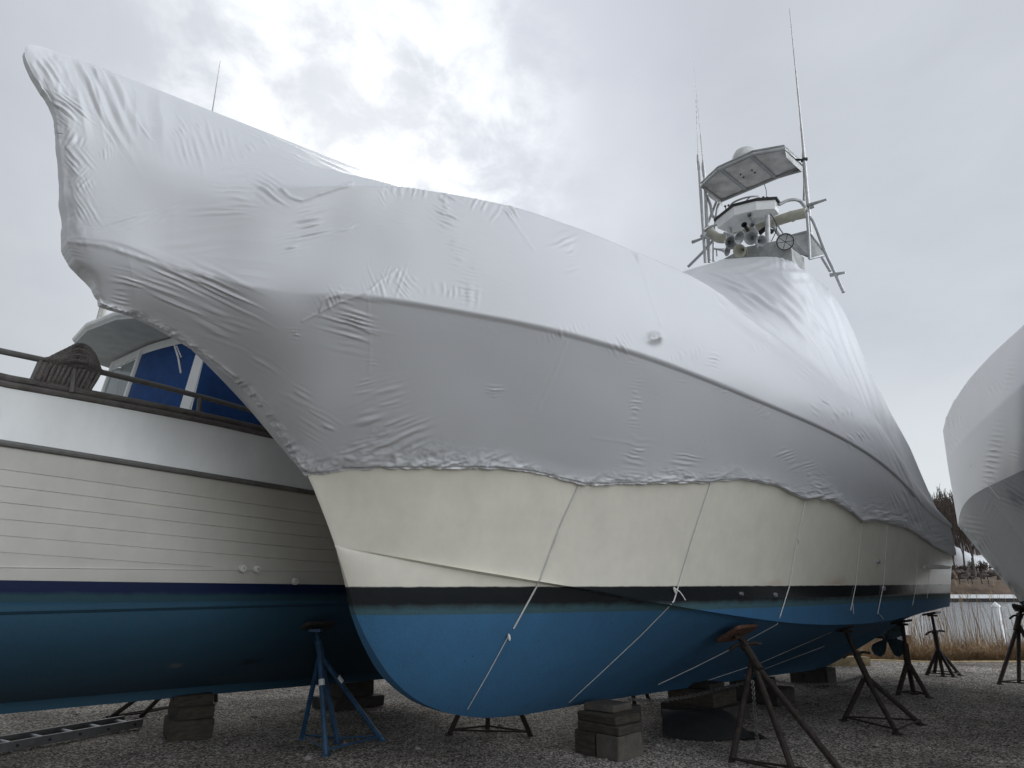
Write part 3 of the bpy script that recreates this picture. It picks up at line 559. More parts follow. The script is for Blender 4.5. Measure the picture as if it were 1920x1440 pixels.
sc_ = smooth_cols(smooth_cols(WG2, 16), 16); wc_ = (np.clip((ks - 4.5) / 1.5, 0, 1) * np.clip((13.0 - ks) / 2, 0, 1))[None, :, None] * np.clip((rows - 3) / 14.0, 0, 1)[:, None, None]; WG2 = WG2 * (1 - wc_) + sc_ * wc_
# the leading edge of the film follows the photographed outline, with its dents
O1 = [(190, 571), (183, 545), (168, 512), (143, 490), (129, 462), (128, 447)]; O2 = [(128, 447), (126, 405), (121, 345), (116, 290), (110, 243)]; O3 = [(110, 243), (104, 214), (93, 184), (76, 162)]; O4 = [(76, 162), (60, 138), (51, 118), (47, 97)]
OP = np.concatenate([spl(O1, n1_), spl(O2, n2_), spl(O3, n3_), spl(O4, n4_)]); e0 = np.array([A.w(u, v, w) for (u, v), w in zip(OP, WG2[:, 0, 1])]) - WG2[:, 0]
e0[:, 0] += .010 * fbm(rows / 14.0, rows * 0.0, 3, 1)
dec = np.exp(-(ks / .75) ** 2)[None, :, None]; WG2 = WG2 + e0[:, None, :] * dec; WG = WG + e0[:, None, :] * dec
# hump hangs a little higher on the far side
def place(G): P = G.copy(); P[..., 2] -= .19 * P[..., 1] * np.clip((P[..., 0] - 5.5) / 1.5, 0, 1) * np.clip((10.5 - P[..., 0]) / 2, 0, 1) * np.clip((P[..., 2] - 4.5) / 2, 0, 1); return A.X(P)
PW = place(WG2)
def normals(P):
    du = np.gradient(P, axis=1); dv = np.gradient(P, axis=0); n = np.cross(du, dv); n /= np.linalg.norm(n, axis=-1, keepdims=True) + 1e-9; return n
NRM = normals(PW); c0 = PW[NRW // 3, 400]; 
if NRM[NRW // 3, 400] @ np.array([*A.n, 0]) < 0: NRM = -NRM
U, V = proj(PW)
D = np.zeros(U.shape)
def fan(u, v, ang, ln, wd, lam, amp, bend=0.0, seed=0, spread=0.0):
    """a patch of tension wrinkles: ridges along `ang`, spaced `lam`"""
    global D
    m = (np.abs(U - u) < 2.2 * max(ln, wd)) & (np.abs(V - v) < 2.2 * max(ln, wd))
    if not m.any(): return
    x = U[m] - u; y = V[m] - v; c, s = math.cos(R(ang)), math.sin(R(ang)); a = x * c + y * s; b = -x * s + y * c
    b2 = (b + bend * a * a / ln) / (1 + spread * a / ln)
    wv = b2 / lam + .32 * fbm(a / ln * 1.1 + seed, b / lam * .35, 2, seed % 5) + .22 * np.sin(b2 / lam * 1.3 + seed)
    ri = np.floor(wv + seed * 3.7).astype(int); h1 = NZ[0].g[(ri * 7 + seed * 13) % 256, (ri * 3) % 256]; h2 = NZ[3].g[(ri * 5 + seed * 11) % 256, (ri * 9 + 4) % 256]; h3 = NZ[4].g[(ri * 11 + seed) % 256, (ri * 2 + 9) % 256]
    fr_ = np.abs((wv + seed * 3.7 - ri) - .5) * 2; prof = np.clip(1 - fr_ ** (1.1 + .5 * h3), 0, 1) ** 1.5 * 1.25 - .25
    mod = .35 + .75 * (h1 + 1) / 2 + .25 * h3
    la = ln * (.62 + .38 * h2); e = np.exp(-(np.abs(a - .38 * ln * h3) / la) ** 2.2 - (np.abs(b) / wd) ** 2.6)
    D[m] += 1.2 * amp * prof * mod * e
def seam(pts, wdt, amp, cut=1.0):
    global D
    p = spl(pts, 60)
    for i in range(59):
        ax, ay = p[i]; bx, by = p[i + 1]; m = (U > min(ax, bx) - 3 * wdt) & (U < max(ax, bx) + 3 * wdt) & (V > min(ay, by) - 3 * wdt) & (V < max(ay, by) + 3 * wdt)
        if not m.any(): continue
        dx_, dy_ = bx - ax, by - ay; l2 = dx_ * dx_ + dy_ * dy_ + 1e-9; t = np.clip(((U[m] - ax) * dx_ + (V[m] - ay) * dy_) / l2, 0, 1)
        dd = np.hypot(U[m] - ax - t * dx_, V[m] - ay - t * dy_); SEAM[m] = np.maximum(SEAM[m], amp * np.exp(-(dd / wdt) ** 2))
SEAM = np.zeros(U.shape)
FANS = [  # u, v, angle, length, width, spacing, height(m)
 (455, 348, 4, 48, 40, 10, .010, .0), (500, 352, 32, 34, 22, 11, .012, .0), (592, 420, 168, 38, 26, 9, .011, 0), (546, 458, 170, 30, 18, 8, .010, 0), (650, 428, 160, 18, 12, 8, .006, 0),
 (250, 417, 162, 36, 14, 10, .008, 0), (312, 392, 155, 36, 20, 10, .005, 0), (430, 392, 175, 60, 24, 15, .003, 0), (370, 450, 172, 100, 26, 22, .003, 0),
 (385, 270, 75, 38, 60, 13, .008, 0), (345, 243, 60, 26, 30, 8, .009, 0), (460, 285, 60, 14, 50, 8, .006, 0), (560, 300, 25, 34, 18, 9, .006, 0), (510, 262, 25, 60, 14, 8, .006, 0), (610, 305, 25, 50, 10, 8, .005, 0),
 (150, 180, 62, 95, 70, 26, .020, 0), (205, 210, 82, 100, 60, 36, .016, 0), (290, 220, 86, 80, 60, 44, .012, 0), (190, 160, 66, 55, 40, 13, .010, 0), (180, 110, 40, 60, 14, 12, .007, 0),
 (85, 130, 55, 40, 24, 14, .010, 0), (125, 205, 38, 34, 22, 8, .012, 0), (140, 262, 120, 30, 18, 11, .010, 0), (142, 302, 50, 30, 20, 9, .011, 0), (146, 345, 130, 26, 20, 9, .010, 0), (156, 395, 60, 28, 18, 9, .007, 0), (160, 355, 60, 30, 16, 8, .009, 0),
 (200, 285, 85, 18, 12, 7, .006, 0), (208, 262, 60, 16, 8, 10, .010, 0), (270, 240, 55, 20, 6, 9, .010, 0),
 (330, 512, 24, 100, 18, 14, .012, 0), (420, 545, 27, 75, 24, 12, .016, 0), (370, 585, 24, 100, 26, 19, .009, 0), (300, 540, 18, 60, 14, 12, .005, 0), (430, 620, 20, 60, 26, 13, .004, 0), (230, 540, 12, 34, 30, 9, .008, 0),
 (500, 480, 8, 120, 60, 34, .004, 0),
 (650, 592, 14, 52, 34, 9, .013, 0), (670, 625, 17, 34, 26, 12, .006, 0), (555, 628, 5, 16, 16, 7, .007, 0), (640, 650, 12, 40, 16, 12, .003, 0),
 (742, 520, 110, 34, 20, 9, .007, 0), (705, 535, 70, 30, 20, 8, .008, 0), (760, 535, 50, 26, 22, 8, .006, 0), (850, 548, 95, 20, 46, 13, .006, 0), (620, 560, 60, 20, 26, 9, .006, 0),
 (735, 745, 165, 30, 36, 11, .005, 0), (715, 790, 163, 56, 36, 14, .010, 0), (765, 815, 158, 46, 30, 12, .010, 0), (690, 838, 165, 50, 16, 10, .009, 0), (685, 724, 165, 20, 14, 8, .008, 0), (705, 680, 8, 22, 8, 8, .005, 0), (560, 740, 30, 36, 20, 11, .005, 0), (600, 800, 30, 40, 24, 10, .007, 0), (500, 690, 32, 50, 14, 10, .006, 0),
 (832, 385, 30, 22, 26, 8, .011, 0), (838, 408, 20, 18, 22, 8, .010, 0), (850, 455, 10, 14, 34, 9, .006, 0), (860, 480, 15, 14, 20, 8, .006, 0), (880, 530, 12, 20, 34, 8, .007, 0), (725, 370, 60, 18, 14, 8, .005, 0), (910, 385, 120, 22, 30, 11, .007, 0), (955, 397, 50, 18, 12, 8, .009, 0), (780, 358, 100, 14, 60, 12, .004, 0),
 (1070, 480, 165, 18, 40, 10, .006, 0), (1062, 450, 160, 26, 14, 10, .006, 0), (1195, 480, 60, 20, 10, 8, .009, 0), (1345, 565, 60, 20, 10, 9, .007, 0), (1340, 673, 15, 14, 14, 8, .007, 0),
 (925, 735, 2, 14, 12, 7, .006, 0), (1190, 765, 4, 16, 44, 8, .006, 0), (1190, 860, 8, 24, 28, 9, .010, 0), (1280, 868, 8, 26, 16, 8, .010, 0), (1190, 677, 5, 18, 8, 8, .005, 0), (1282, 715, 0, 14, 8, 7, .006, 0), (1355, 730, 150, 12, 14, 8, .005, 0), (1430, 770, 130, 12, 20, 8, .007, 0), (1160, 645, 60, 18, 20, 8, .006, 0), (1060, 620, 75, 12, 40, 9, .005, 0), (1280, 668, 70, 12, 40, 9, .005, 0), (1480, 865, 160, 16, 24, 8, .009, 0), (1515, 880, 165, 12, 18, 8, .008, 0),
 (1585, 770, 60, 16, 34, 9, .009, 0), (1605, 820, 55, 18, 24, 8, .009, 0), (1500, 700, 45, 18, 20, 8, .005, 0), (1560, 730, 40, 12, 50, 9, .005, 0), (1440, 640, 60, 12, 40, 9, .006, 0),
 (1430, 570, 38, 80, 50, 17, .022, 0), (1370, 530, 22, 80, 22, 13, .022, 0), (1500, 600, 48, 80, 44, 19, .022, 0), (1470, 505, 4, 80, 22, 17, .035, 0), (1400, 508, 168, 60, 14, 12, .025, 0), (1530, 540, 65, 50, 30, 15, .03, 0), (1330, 515, 12, 50, 10, 9, .015, 0), (1545, 640, 60, 70, 30, 16, .02, 0), (1475, 490, 95, 16, 26, 9, .02, 0), (1560, 600, 70, 60, 24, 14, .018, 0), (1585, 650, 68, 60, 22, 12, .016, 0), (1620, 720, 68, 70, 16, 10, .016, 0), (1655, 800, 65, 60, 14, 9, .014, 0), (1520, 640, 50, 70, 30, 15, .010, 0), (1685, 870, 65, 40, 14, 8, .012, 0), (1700, 940, 70, 30, 26, 8, .014, 0), (1720, 975, 70, 24, 22, 7, .012, 0), (1600, 590, 68, 60, 12, 9, .014, 0),
]
for i, q in enumerate(FANS): fan(*q[:7], seed=i)
for pts, wd, am in [([(568, 602), (600, 585), (640, 565), (690, 548), (712, 528), (742, 508)], 2.2, .008), ([(600, 583), (612, 560), (640, 552)], 2.6, .010), ([(530, 357), (545, 370), (566, 376)], 3, .014), ([(566, 376), (610, 360), (660, 345)], 3.5, .010),
                    ([(948, 397), (975, 435), (1000, 470)], 3, .005), ([(1195, 478), (1215, 540), (1238, 610)], 3, .004), ([(1062, 640), (1035, 710), (1008, 765)], 3, .0022), ([(690, 560), (694, 640), (692, 700)], 2.5, .0018), ([(1110, 820), (1200, 832)], 2.5, .0016),
                    ([(1290, 512), (1340, 545), (1400, 600), (1470, 650), (1560, 726)], 3, .010), ([(1562, 505), (1600, 600), (1640, 700), (1668, 790), (1700, 888), (1722, 950)], 3.2, .018), ([(130, 452), (200, 462), (290, 492), (396, 520)], 5, .010)]:
    seam(pts, wd, am)
# vent cap bubble pressed under the film
dd = np.hypot((U - 1226) / 12, (V - 634) / 9); D += .05 * np.exp(-dd ** 2) * (1 + .4 * fbm(U / 5, V / 5, 2, 1))
# crumpled hem: sharp crinkles that fade upwards, plus the gathered flap at the quarter
hem_d = np.linalg.norm(PW - PW[0][None], axis=-1); hw = np.interp(U[0], [150, 420, 540, 600, 700, 900, 1100, 1400, 1700, 1790], [.03, .04, .07, .16, .20, .15, .12, .12, .28, .3]) * (.75 + .6 * NZ[2](U[0] / 55, U[0] * 0 + 3))
hem_e = np.exp(-(hem_d / hw[None]) ** 1.6)
cr = 0
for k, (fx, fy) in enumerate([(1 / 30, 1 / 11), (1 / 15, 1 / 7), (1 / 8, 1 / 4.5)]):
    rot = .35 * (k - 1); a = U * math.cos(rot) + V * math.sin(rot); b = -U * math.sin(rot) + V * math.cos(rot)
    wb = 9 * fbm(U / 40, V / 40, 2, k); cr = cr + (1 - 2 * np.abs(NZ[k](a * fx + 50, (b + wb) * fy + 50))) * .6 ** k
D += hem_e * cr * .0125
D += SEAM * (.7 + .5 * fbm(U / 14, V / 14, 2, 1))
edge = np.exp(-(np.hypot(U - (110 + (V - 230) * .1), 0) / 35) ** 2) * (V > 90) * (V < 470); D += .006 * edge * fbm(U / 12, V / 20, 2, 1)
D += .014 * fbm(U / 170, V / 140, 2, 3) * np.clip(ks / 2, 0, 1)[None]
fadeR = np.ones(NRW); fadeR[-8:] = np.linspace(1, 0, 8)
D *= fadeR[:, None]; D = np.maximum(D, -.02 * np.ones_like(D)); PW2 = PW + NRM * (D + .004)[..., None]
# torn, rolled lower edge
PW2[0:3] -= NRM[0:3] * .012; PW2[0, :, 2] += .006 * fbm(U[0] / 7, U[0] * 0, 3, 2)
cover = grid_mesh('shrink_wrap_cover', PW2, M['wrap'])
tag(cover, 'white shrink wrap film with tall peaked bow covering the big cream and blue boat', 'boat cover')
far = WG[::3, ::4].copy(); far[..., 1] = -far[..., 1]; fs = far[::-1]
fw = grid_mesh('film_far_side', place(np.ascontiguousarray(fs)), M['wrap'], None)
fw.parent = cover
def closings():
    def close(a, c, f):
        b = MB(); n = len(a); b.add(list(a) + list(c), [(i, i + 1, n + i + 1, n + i) if f else (i, n + i, n + i + 1, i + 1) for i in range(n - 1)]); o = b.build('film_end', M['wrap'], None); o.parent = cover
    mir = lambda g: place(np.ascontiguousarray(g * np.array([1, -1, 1])))
    close(PW2[::2, 0], mir(WG[::2, 0]), True); close(PW2[::2, -1], mir(WG[::2, -1]), False); close(PW2[0, :330], mir(WG[0, :330]), True)
closings()

# ------------------------------------------------------------------ tower on the big boat
z3 = lambda a, b: (1240 + a / 4.8, 240 + b / 4.8)            # measured on an enlargement
def T(a, b, s): return Vector(A.X(A.s(*z3(a, b), s)))
def K_(s, w, z): return Vector(A.X(np.array([s, w, z], float)))
def tower():
    def tb(nm, pts, r_, seg=8):
        q = MB(); q.tube([tuple(p) for p in pts], r_, seg); return q.build(nm, M['tower_pipe'], boat)
    r = .028
    # legs run from the cabin roof to the canopy; front pair and aft pair on both sides
    for pts, s_ in [([(1310, 760), (1325, 960), (1335, 1180)], 8.1), ([(1285, 370), (1290, 500), (1285, 650)], 8.9), ([(1335, 800), (1380, 870), (1480, 1130), (1560, 1300), (1640, 1480)], 8.3), ([(1340, 960), (1420, 1120), (1520, 1290)], 8.9),
                    ([(350, 540), (372, 860), (395, 1210)], 8.0), ([(395, 580), (405, 850), (430, 1210)], 8.6), ([(470, 1010), (470, 1200)], 8.9), ([(500, 650), (450, 780), (400, 900), (380, 960)], 8.9), ([(560, 625), (510, 700), (490, 830), (470, 1000)], 8.9),
                    ([(405, 610), (440, 690), (460, 790), (500, 810)], 8.3), ([(465, 1010), (380, 1110), (240, 1250)], 8.1)]:
        P = [T(a, b, s_) for a, b in pts]; q = spl([tuple(p) for p in P], 14) if len(P) > 2 else P; tb('tower_leg', q, r)
    # canopy ring and lower rail
    ring = [(7.85, -.36), (7.85, .36), (8.1, .84), (8.9, .87), (8.9, -.87), (8.1, -.87)]
    loop = [K_(s, w, 9.27) for s, w in ring] + [K_(*ring[0], 9.27)]
    tb('canopy_ring', [p for i in range(6) for p in (loop[i], loop[i].lerp(loop[i + 1], .03), loop[i].lerp(loop[i + 1], .97))] + [loop[6]], .03)
    P = [T(420, 600, 8.9), T(500, 650, 8.9), T(560, 612, 8.9), T(700, 560, 8.9), T(890, 495, 8.9), T(1100, 430, 8.9), T(1240, 390, 8.9), T(1300, 380, 8.9)]; tb('canopy_rail', spl([tuple(p) for p in P], 30), .026)
    # guard hoop round the helm
    P = [T(1060, 690, 8.0), T(1130, 655, 8.1), T(1200, 645, 8.2), T(1250, 660, 8.3), T(1290, 710, 8.3), T(1320, 760, 8.2)]; tb('helm_rail', spl([tuple(p) for p in P], 24), .03)
    P = [T(500, 870, 7.9), T(430, 895, 8.0), T(390, 930, 8.1), T(390, 990, 8.1)]; tb('helm_rail', spl([tuple(p) for p in P], 14), .026)
    # spreader stubs
    for a, b, c, d, s_ in [(1310, 700, 1490, 642, 8.4), (278, 1028, 380, 990, 8.0), (1520, 1325, 1655, 1300, 8.3), (1340, 715, 1380, 708, 8.4), (360, 970, 440, 1000, 8.0)]: tb('spreader', [T(a, b, s_), T(c, d, s_)], [.035, .02], 7)
    tb('brace', [T(1000, 880, 8.1), T(1075, 990, 8.1)], .03, 7); tb('brace', [T(1040, 870, 8.2), T(1110, 970, 8.2)], .014, 7); tb('brace', [T(1180, 1050, 8.1), T(1250, 1150, 8.2)], .02, 6)
    # canopy: thin panelled lid with a drooping lip
    cn = MB(); zc = 9.30
    cn.prism([K_(s, w, zc) for s, w in ring], (0, 0, .05)); can = cn.build('canopy', M['canopy'], boat, angle=20)
    ri = MB()
    for w in (-.32, .30): ri.box(K_(8.39, w, zc - .015), (1.02, .07, .03), math.atan2(A.d[1], A.d[0]))
    for i in range(6): ri.tube([tuple(loop[i] + Vector((0, 0, .07))), tuple(loop[i + 1] + Vector((0, 0, .07)))], .022, 6)
    ri.build('canopy_batten', M['tower_pipe'], can)
    for a, b in [(712, 415), (740, 440), (815, 377), (842, 398)]:
        bo = MB()
        s_, w_ = A.swz(np.array(onz(*z3(a, b), zc)))[:2]; bo.lathe([(0, -.02), (.016, -.02), (.016, 0)], K_(s_, w_, zc), (0, 0, 1), 8); bo.build('bolt', M['black'], can)
    for wv in (-.87, .87):
        fl = MB(); fl.prism([K_(8.1, wv * .98, 9.27), K_(8.9, wv, 9.27), K_(8.85, wv * .97, 9.12), K_(8.2, wv * .95, 9.15)], (0.01, 0.01, 0)); fl.build('side_curtain', M['canopy'], can)
    # radar dome above
    rd = MB(); c = T(755, 260, 8.2); c.z = 9.40; rd.lathe([(0, .31), (.10, .30), (.19, .25), (.245, .16), (.26, .06), (.25, 0), (0, 0)], c, (0, 0, 1), 28); rd.build('radar_dome', M['canopy'], boat)
    # helm box
    s_ = 7.75
    top = [(7.76, -.50), (7.52, .02), (7.64, .42), (7.86, .70), (8.12, .66), (8.15, -.42)]; sh = lambda k, dz: [K_(7.85 + (s - 7.85) * k, .08 + (w - .08) * k, 8.19 + dz) for s, w in top]
    hb = MB(); t1 = sh(.94, 0); t2 = sh(.90, -.17); t3 = sh(.52, -.25); n = 6
    for a_, b_ in ((t1, t2), (t2, t3)): hb.add(a_ + b_, [(i, (i + 1) % n, n + (i + 1) % n, n + i) for i in range(n)])
    hb.add(t3, [tuple(range(n))]); con = hb.build('helm_console', M['white'], boat, smooth=False)
    dk = MB(); dk.prism(sh(1.0, .0), (0, 0, .05)); dk.build('console_top', M['black'], con, smooth=False)
    st = MB(); c = T(750, 668, 7.95); ax = Vector((A.d[0] * -.25, A.d[1] * -.25, 1)).normalized(); u = ax.cross(Vector((0, 0, 1))).normalized(); v = ax.cross(u)
    st.tube([tuple(c + (u * math.cos(a) + v * math.sin(a)) * .27) for a in np.linspace(0, 2 * math.pi, 30)], .017, 7)
    for a in (0.3, 2.4, 4.5): st.tube([tuple(c), tuple(c + (u * math.cos(a) + v * math.sin(a)) * .27)], .012, 6)
    st.tube([tuple(c), tuple(c - ax * .2)], .03, 8); st.build('steering_wheel', M['tower_pipe'], con)
    for a, b in [(575, 705), (605, 697), (918, 625), (955, 628)]:
        lv = MB(); p = T(a, b, 7.9); lv.tube([tuple(p), tuple(p + Vector((0.01, 0, -.12)))], .009, 5); lv.lathe([(0, -.022), (.02, -.012), (.024, 0), (.02, .014), (0, .022)], p, (0, 0, 1), 10); lv.build('throttle_lever', M['black'], con)
    wh = MB(); wh.tube([tuple(x) for x in spl([tuple(T(945, 640, 8)), tuple(T(945, 570, 8)), tuple(T(935, 530, 8)), tuple(T(925, 505, 8))], 10)], .006, 5); wh.build('cable', M['black'], con)
    # vinyl belly bolster
    pb = MB(); P = [(1310, 762), (1180, 792), (1000, 850), (800, 918), (640, 975), (560, 995), (500, 985), (455, 950), (415, 915)]; q = spl([tuple(T(a, b, 8.25)) for a, b in P], 40); pb.tube([tuple(x) for x in q], .095, 14); pb.build('padded_bolster', M['pvc'], boat)
    for u0 in (1175,):
        bd = MB(); p0 = T(u0 - 8, 798, 8.25); p1 = T(u0 + 8, 792, 8.25); bd.tube([tuple(p0), tuple(p1)], .105, 14); bd.build('bolster_band', M['pvc'], boat)
    # posts below the helm, flybridge coaming
    for a, b, b2 in [(612, 905, 1010), (955, 790, 1030)]: ps = MB(); ps.tube([tuple(T(a, b, 7.8)), tuple(T(a + 5, b2 + 40, 7.8))], .045, 10); ps.build('console_post', M['alu'], boat)
    cb = MB(); cb.prism([T(520, 1200, 7.6), T(760, 1070, 7.6), T(1060, 1010, 7.6), T(1170, 1080, 7.6), T(1180, 1200, 7.6)], tuple(Vector((A.d[0], A.d[1], 0)) * .5)); cb.build('flybridge_coaming', M['panel'], boat, smooth=False)
    pl = MB(); pl.prism([T(1165, 980, 8.2), T(1320, 935, 8.3), T(1485, 1140, 8.6), T(1340, 1175, 8.2), T(1180, 1110, 8.2)], (0, 0, .035)); pan = pl.build('side_panel', M['panel'], boat, smooth=False)
    pe = MB(); P = [T(1150, 975, 8.2), T(1320, 930, 8.3), T(1487, 1140, 8.6), T(1335, 1178, 8.2)]
    for i in range(3): pe.tube([tuple(P[i]), tuple(P[i + 1])], .024, 7)
    pe.build('panel_rim', M['tower_pipe'], pan)
    gl = MB(); gl.tube([tuple(T(880, 950, 8.0)), tuple(T(935, 905, 8.0)), tuple(T(1000, 935, 8.0))], .045, 6); gl.build('deck_lamp', M['black'], boat)
    # trumpet horns
    prof = [(.02, -.34), (.024, -.22), (.035, -.12), (.07, -.04), (.115, 0), (.122, .01), (.108, .01), (.06, -.05), (.02, -.14)]
    view = (Vector((0, 0, EYE)) - T(700, 1000, 7.4)).normalized()
    for a, b, k, m_ in [(700, 985, 1.05, 'horn'), (632, 1030, 1.0, 'horn'), (808, 990, 1.0, 'horn'), (900, 1015, .8, 'horn'), (592, 1105, .8, 'horn'), (705, 1105, 1.0, 'pvc')]:
        h = MB(); ax = (view + Vector((.35 + .9 * math.sin(a * 1.7), .1, .25 + .5 * math.sin(b)))).normalized(); c = T(a, b, 7.35); h.lathe([(x * k, y * k) for x, y in prof], c, ax, 20); h.tube([tuple(c - ax * .28 * k), tuple(c - ax * .28 * k + Vector((0, 0, -.14)))], .014, 6); h.build('trumpet_horn', M[m_], boat)
    for a, b in [(790, 782), (815, 870), (745, 870)]:
        h = MB(); ax = (view + Vector((-.3, 0, .6))).normalized(); h.lathe([(0, -.30), (.03, -.30), (.035, -.05), (.055, 0), (0.05, .0), (.03, -.05)], T(a, b, 7.6), ax, 14); h.build('speaker_tube', M['tower_pipe'] if a != 745 else M['black'], boat)
    sl_ = MB(); c = T(1115, 1025, 7.5); sl_.lathe([(0, -.16), (.08, -.16), (.145, -.05), (.15, 0), (.135, 0), (.12, -.03), (0, -.04)], c, view, 24); lamp = sl_.build('searchlight', M['white'], boat)
    rg = MB(); u = view.cross(Vector((0, 0, 1))).normalized(); v = view.cross(u); rg.tube([tuple(c + view * .01 + (u * math.cos(a) + v * math.sin(a)) * .135) for a in np.linspace(0, 2 * math.pi, 26)], .010, 6)
    for a in (0, 1.2, 2.4): rg.tube([tuple(c + view * .02 + (u * math.cos(a) + v * math.sin(a)) * .13), tuple(c + view * .02 - (u * math.cos(a) + v * math.sin(a)) * .13)], .005, 5)
    rg.build('lamp_guard', M['black'], lamp)
    cbm = MB(); cbm.tube([tuple(x) for x in spl([tuple(T(980, 770, 7.8)), tuple(T(1030, 850, 7.8)), tuple(T(1035, 920, 7.8)), tuple(T(990, 1020, 7.8))], 14)], .008, 5); cbm.build('cable', M['black'], boat)
    # aerials
    an = MB(); P = [A.s(1522, 470, 8.45), A.s(1508, 300, 8.45), A.s(1500, 215, 8.45), A.s(1480, 15, 8.45)]; an.tube([tuple(A.X(p)) for p in P], [.042, .036, .022, .006], 10); an.build('outrigger_pole', M['alu'], boat)
    jn = MB(); c = Vector(A.X(P[1])); jn.box(c, (.09, .09, .05)); jn.tube([tuple(c), tuple(T(1210, 285, 8.45))], .02, 6); jn.build('pole_clamp', M['black'], boat)
    for pts in [[(395, 1190), (352, 560), (333, 310), (325, 120)], [(435, 1190), (395, 560), (380, 370), (352, 60)]]:
        P = [A.s(*z3(a, b), 8.25) for a, b in pts]; top = A.s(1305 if pts[0][0] < 400 else 1300, 186 if pts[0][0] < 400 else 112, 8.25)
        an = MB(); q = [tuple(A.X(p)) for p in P] + [tuple(A.X(top))]; an.tube(q[:3], [.03, .03, .02], 8); an.tube(q[2:], [.010, .008, .003], 6)
        c = Vector(q[2]); an.lathe([(.012, -.22), (.034, -.17), (.04, 0), (.03, .14), (.01, .2)], c, (0, 0, 1), 10)
        if pts[0][0] > 400:
            for f in np.linspace(.25, .95, 12): p = Vector(q[2]).lerp(Vector(q[3]), f); an.lathe([(.004, -.02), (.016, 0), (.004, .02)], p, (0, 0, 1), 6)
        else:
            for f in np.linspace(.3, .95, 6): p = Vector(q[3]).lerp(Vector(q[4]), f); an.lathe([(.004, -.015), (.012, 0), (.004, .015)], p, (0, 0, 1), 6)
        an.build('whip_aerial', M['alu'], boat)
tower()

# running gear and skin fittings
def gear():
    hz = lambda w: .92
    for w in (.75, -.75):
        g = MB(); a = K_(8.9, w, 1.0); b = K_(10.02, w, .68); g.tube([tuple(a), tuple(b)], .035, 10); sh = g.build('propeller_shaft', M['bronze'], boat)
        g = MB(); g.prism([K_(9.75, w - .02, .98), K_(9.95, w - .02, .98), K_(9.92, w - .02, .70), K_(9.80, w - .02, .70)], tuple(Vector((A.n[0], A.n[1], 0)) * .05)); g.build('shaft_strut', M['bronze'], boat)
        g = MB(); c = K_(10.05, w, .68); ax = (b - a).normalized(); g.lathe([(0, -.10), (.05, -.09), (.06, 0), (.04, .10), (0, .13)], c, ax, 12); hub = g.build('propeller', M['bronze'], boat)
        up = Vector((0, 0, 1)); uu = ax.cross(up).normalized(); vv = ax.cross(uu)
        for k in range(4):
            an = R(38 + 90 * k); e = uu * math.cos(an) + vv * math.sin(an); f = ax.cross(e)
            bl = MB(); out_l = [(.04, -.035), (.12, -.10), (.22, -.14), (.30, -.11), (.335, 0), (.30, .11), (.22, .14), (.12, .09), (.04, .035)]
            vs = [c + e * x + f * y + ax * (y * .45 * (1.1 - x)) for x, y in out_l]; o = Vector(ax) * .012; bl.prism(vs, tuple(o)); bl.build('blade', M['bronze'], hub)
        g = MB(); g.prism([K_(10.45, w - .02, .98), K_(10.82, w - .02, 1.02), K_(10.80, w - .02, .48), K_(10.52, w - .02, .44)], tuple(Vector((A.n[0], A.n[1], 0)) * .05)); g.build('rudder', M['bronze'], boat)
    for u, v, r_ in [(1645, 1053, .026), (1388, 1113, .017), (1452, 1115, .022), (1655, 1103, .032)]:
        p = hullhit(u, v, .0); c = Vector(A.X(p)); ax = Vector((A.n[0], A.n[1], -.1)); g = MB(); g.lathe([(0, .0), (r_ * .5, .005), (r_ * .55, .03), (r_ * .9, .03), (r_, .01), (r_, -.02)], c, ax, 16); g.build('drain_fitting', M['tower_pipe'], boat)
    g = MB(); P = [hullhit(u, v, .045) for u, v in [(1733, 1063), (1750, 1064), (1768, 1064), (1780, 1064)]]; g.tube([tuple(A.X(p)) for p in P], .026, 10); g.build('swim_platform', M['offwhite'], boat)
gear()

# tie-down straps: from the hem over the side, under the chine and to the keel
def side_pt(u, v): return hullhit(u, v, .02)
from mathutils.bvhtree import BVHTree
def bvh_of(objs):
    vs = []; fs = []
    for o in objs:
        k = len(vs); vs += [o.matrix_world @ v.co if False else v.co.copy() for v in o.data.vertices]; fs += [tuple(k + i for i in p.vertices) for p in o.data.polygons]
    return BVHTree.FromPolygons(vs, fs)
HB = bvh_of([o for o in bpy.data.objects if o.type == 'MESH' and (o.name.startswith('hull_') or o.name.startswith('keel_shoe'))])
def cast(u, v, off=.012):
    r = Vector(ray(u, v)).normalized(); h = HB.ray_cast(Vector((0, 0, EYE)), r)
    if h[0] is None: return None
    n = h[1] if h[1].dot(r) < 0 else -h[1]; return h[0] + n * off
def strap(px, label, r=.007, tail=None, knot=None):
    r *= .72
    pts = []
    for (u0, v0), (u1, v1) in zip(px[:-1], px[1:]):
        k = max(2, int(math.hypot(u1 - u0, v1 - v0) / 14))
        for i in range(k):
            f = i / k; p = cast(u0 + (u1 - u0) * f, v0 + (v1 - v0) * f)
            if p is not None: pts.append(p)
    # straps are taut: bridge hollows by straightening each leg a little
    b = MB(); b.tube([tuple(p) for p in pts], r, 6, flat=.45)
    if knot:
        p = cast(*knot, off=.02)
        if p: b.lathe([(.004, -.028), (.011, -.016), (.012, 0), (.010, .018), (.004, .03)], p, (.2, .1, -1), 8)
    if tail:
        q = [cast(u, v, .03) for u, v in tail]; q = [p for p in q if p is not None]
        if len(q) > 1: b.tube([tuple(p) for p in (spl([tuple(x) for x in q], 8) if len(q) > 2 else q)], r * .8, 6, flat=.4)
    o = b.build('tie_down_strap', M['strap'], None); tag(o, label, 'strap', 'straps tying the film down round the hull')
strap([(1084, 910), (1050, 985), (1012, 1087), (955, 1190)], 'widest white tie strap, doubled, running from hem down to mid blue bow', .011, knot=(953, 1192))
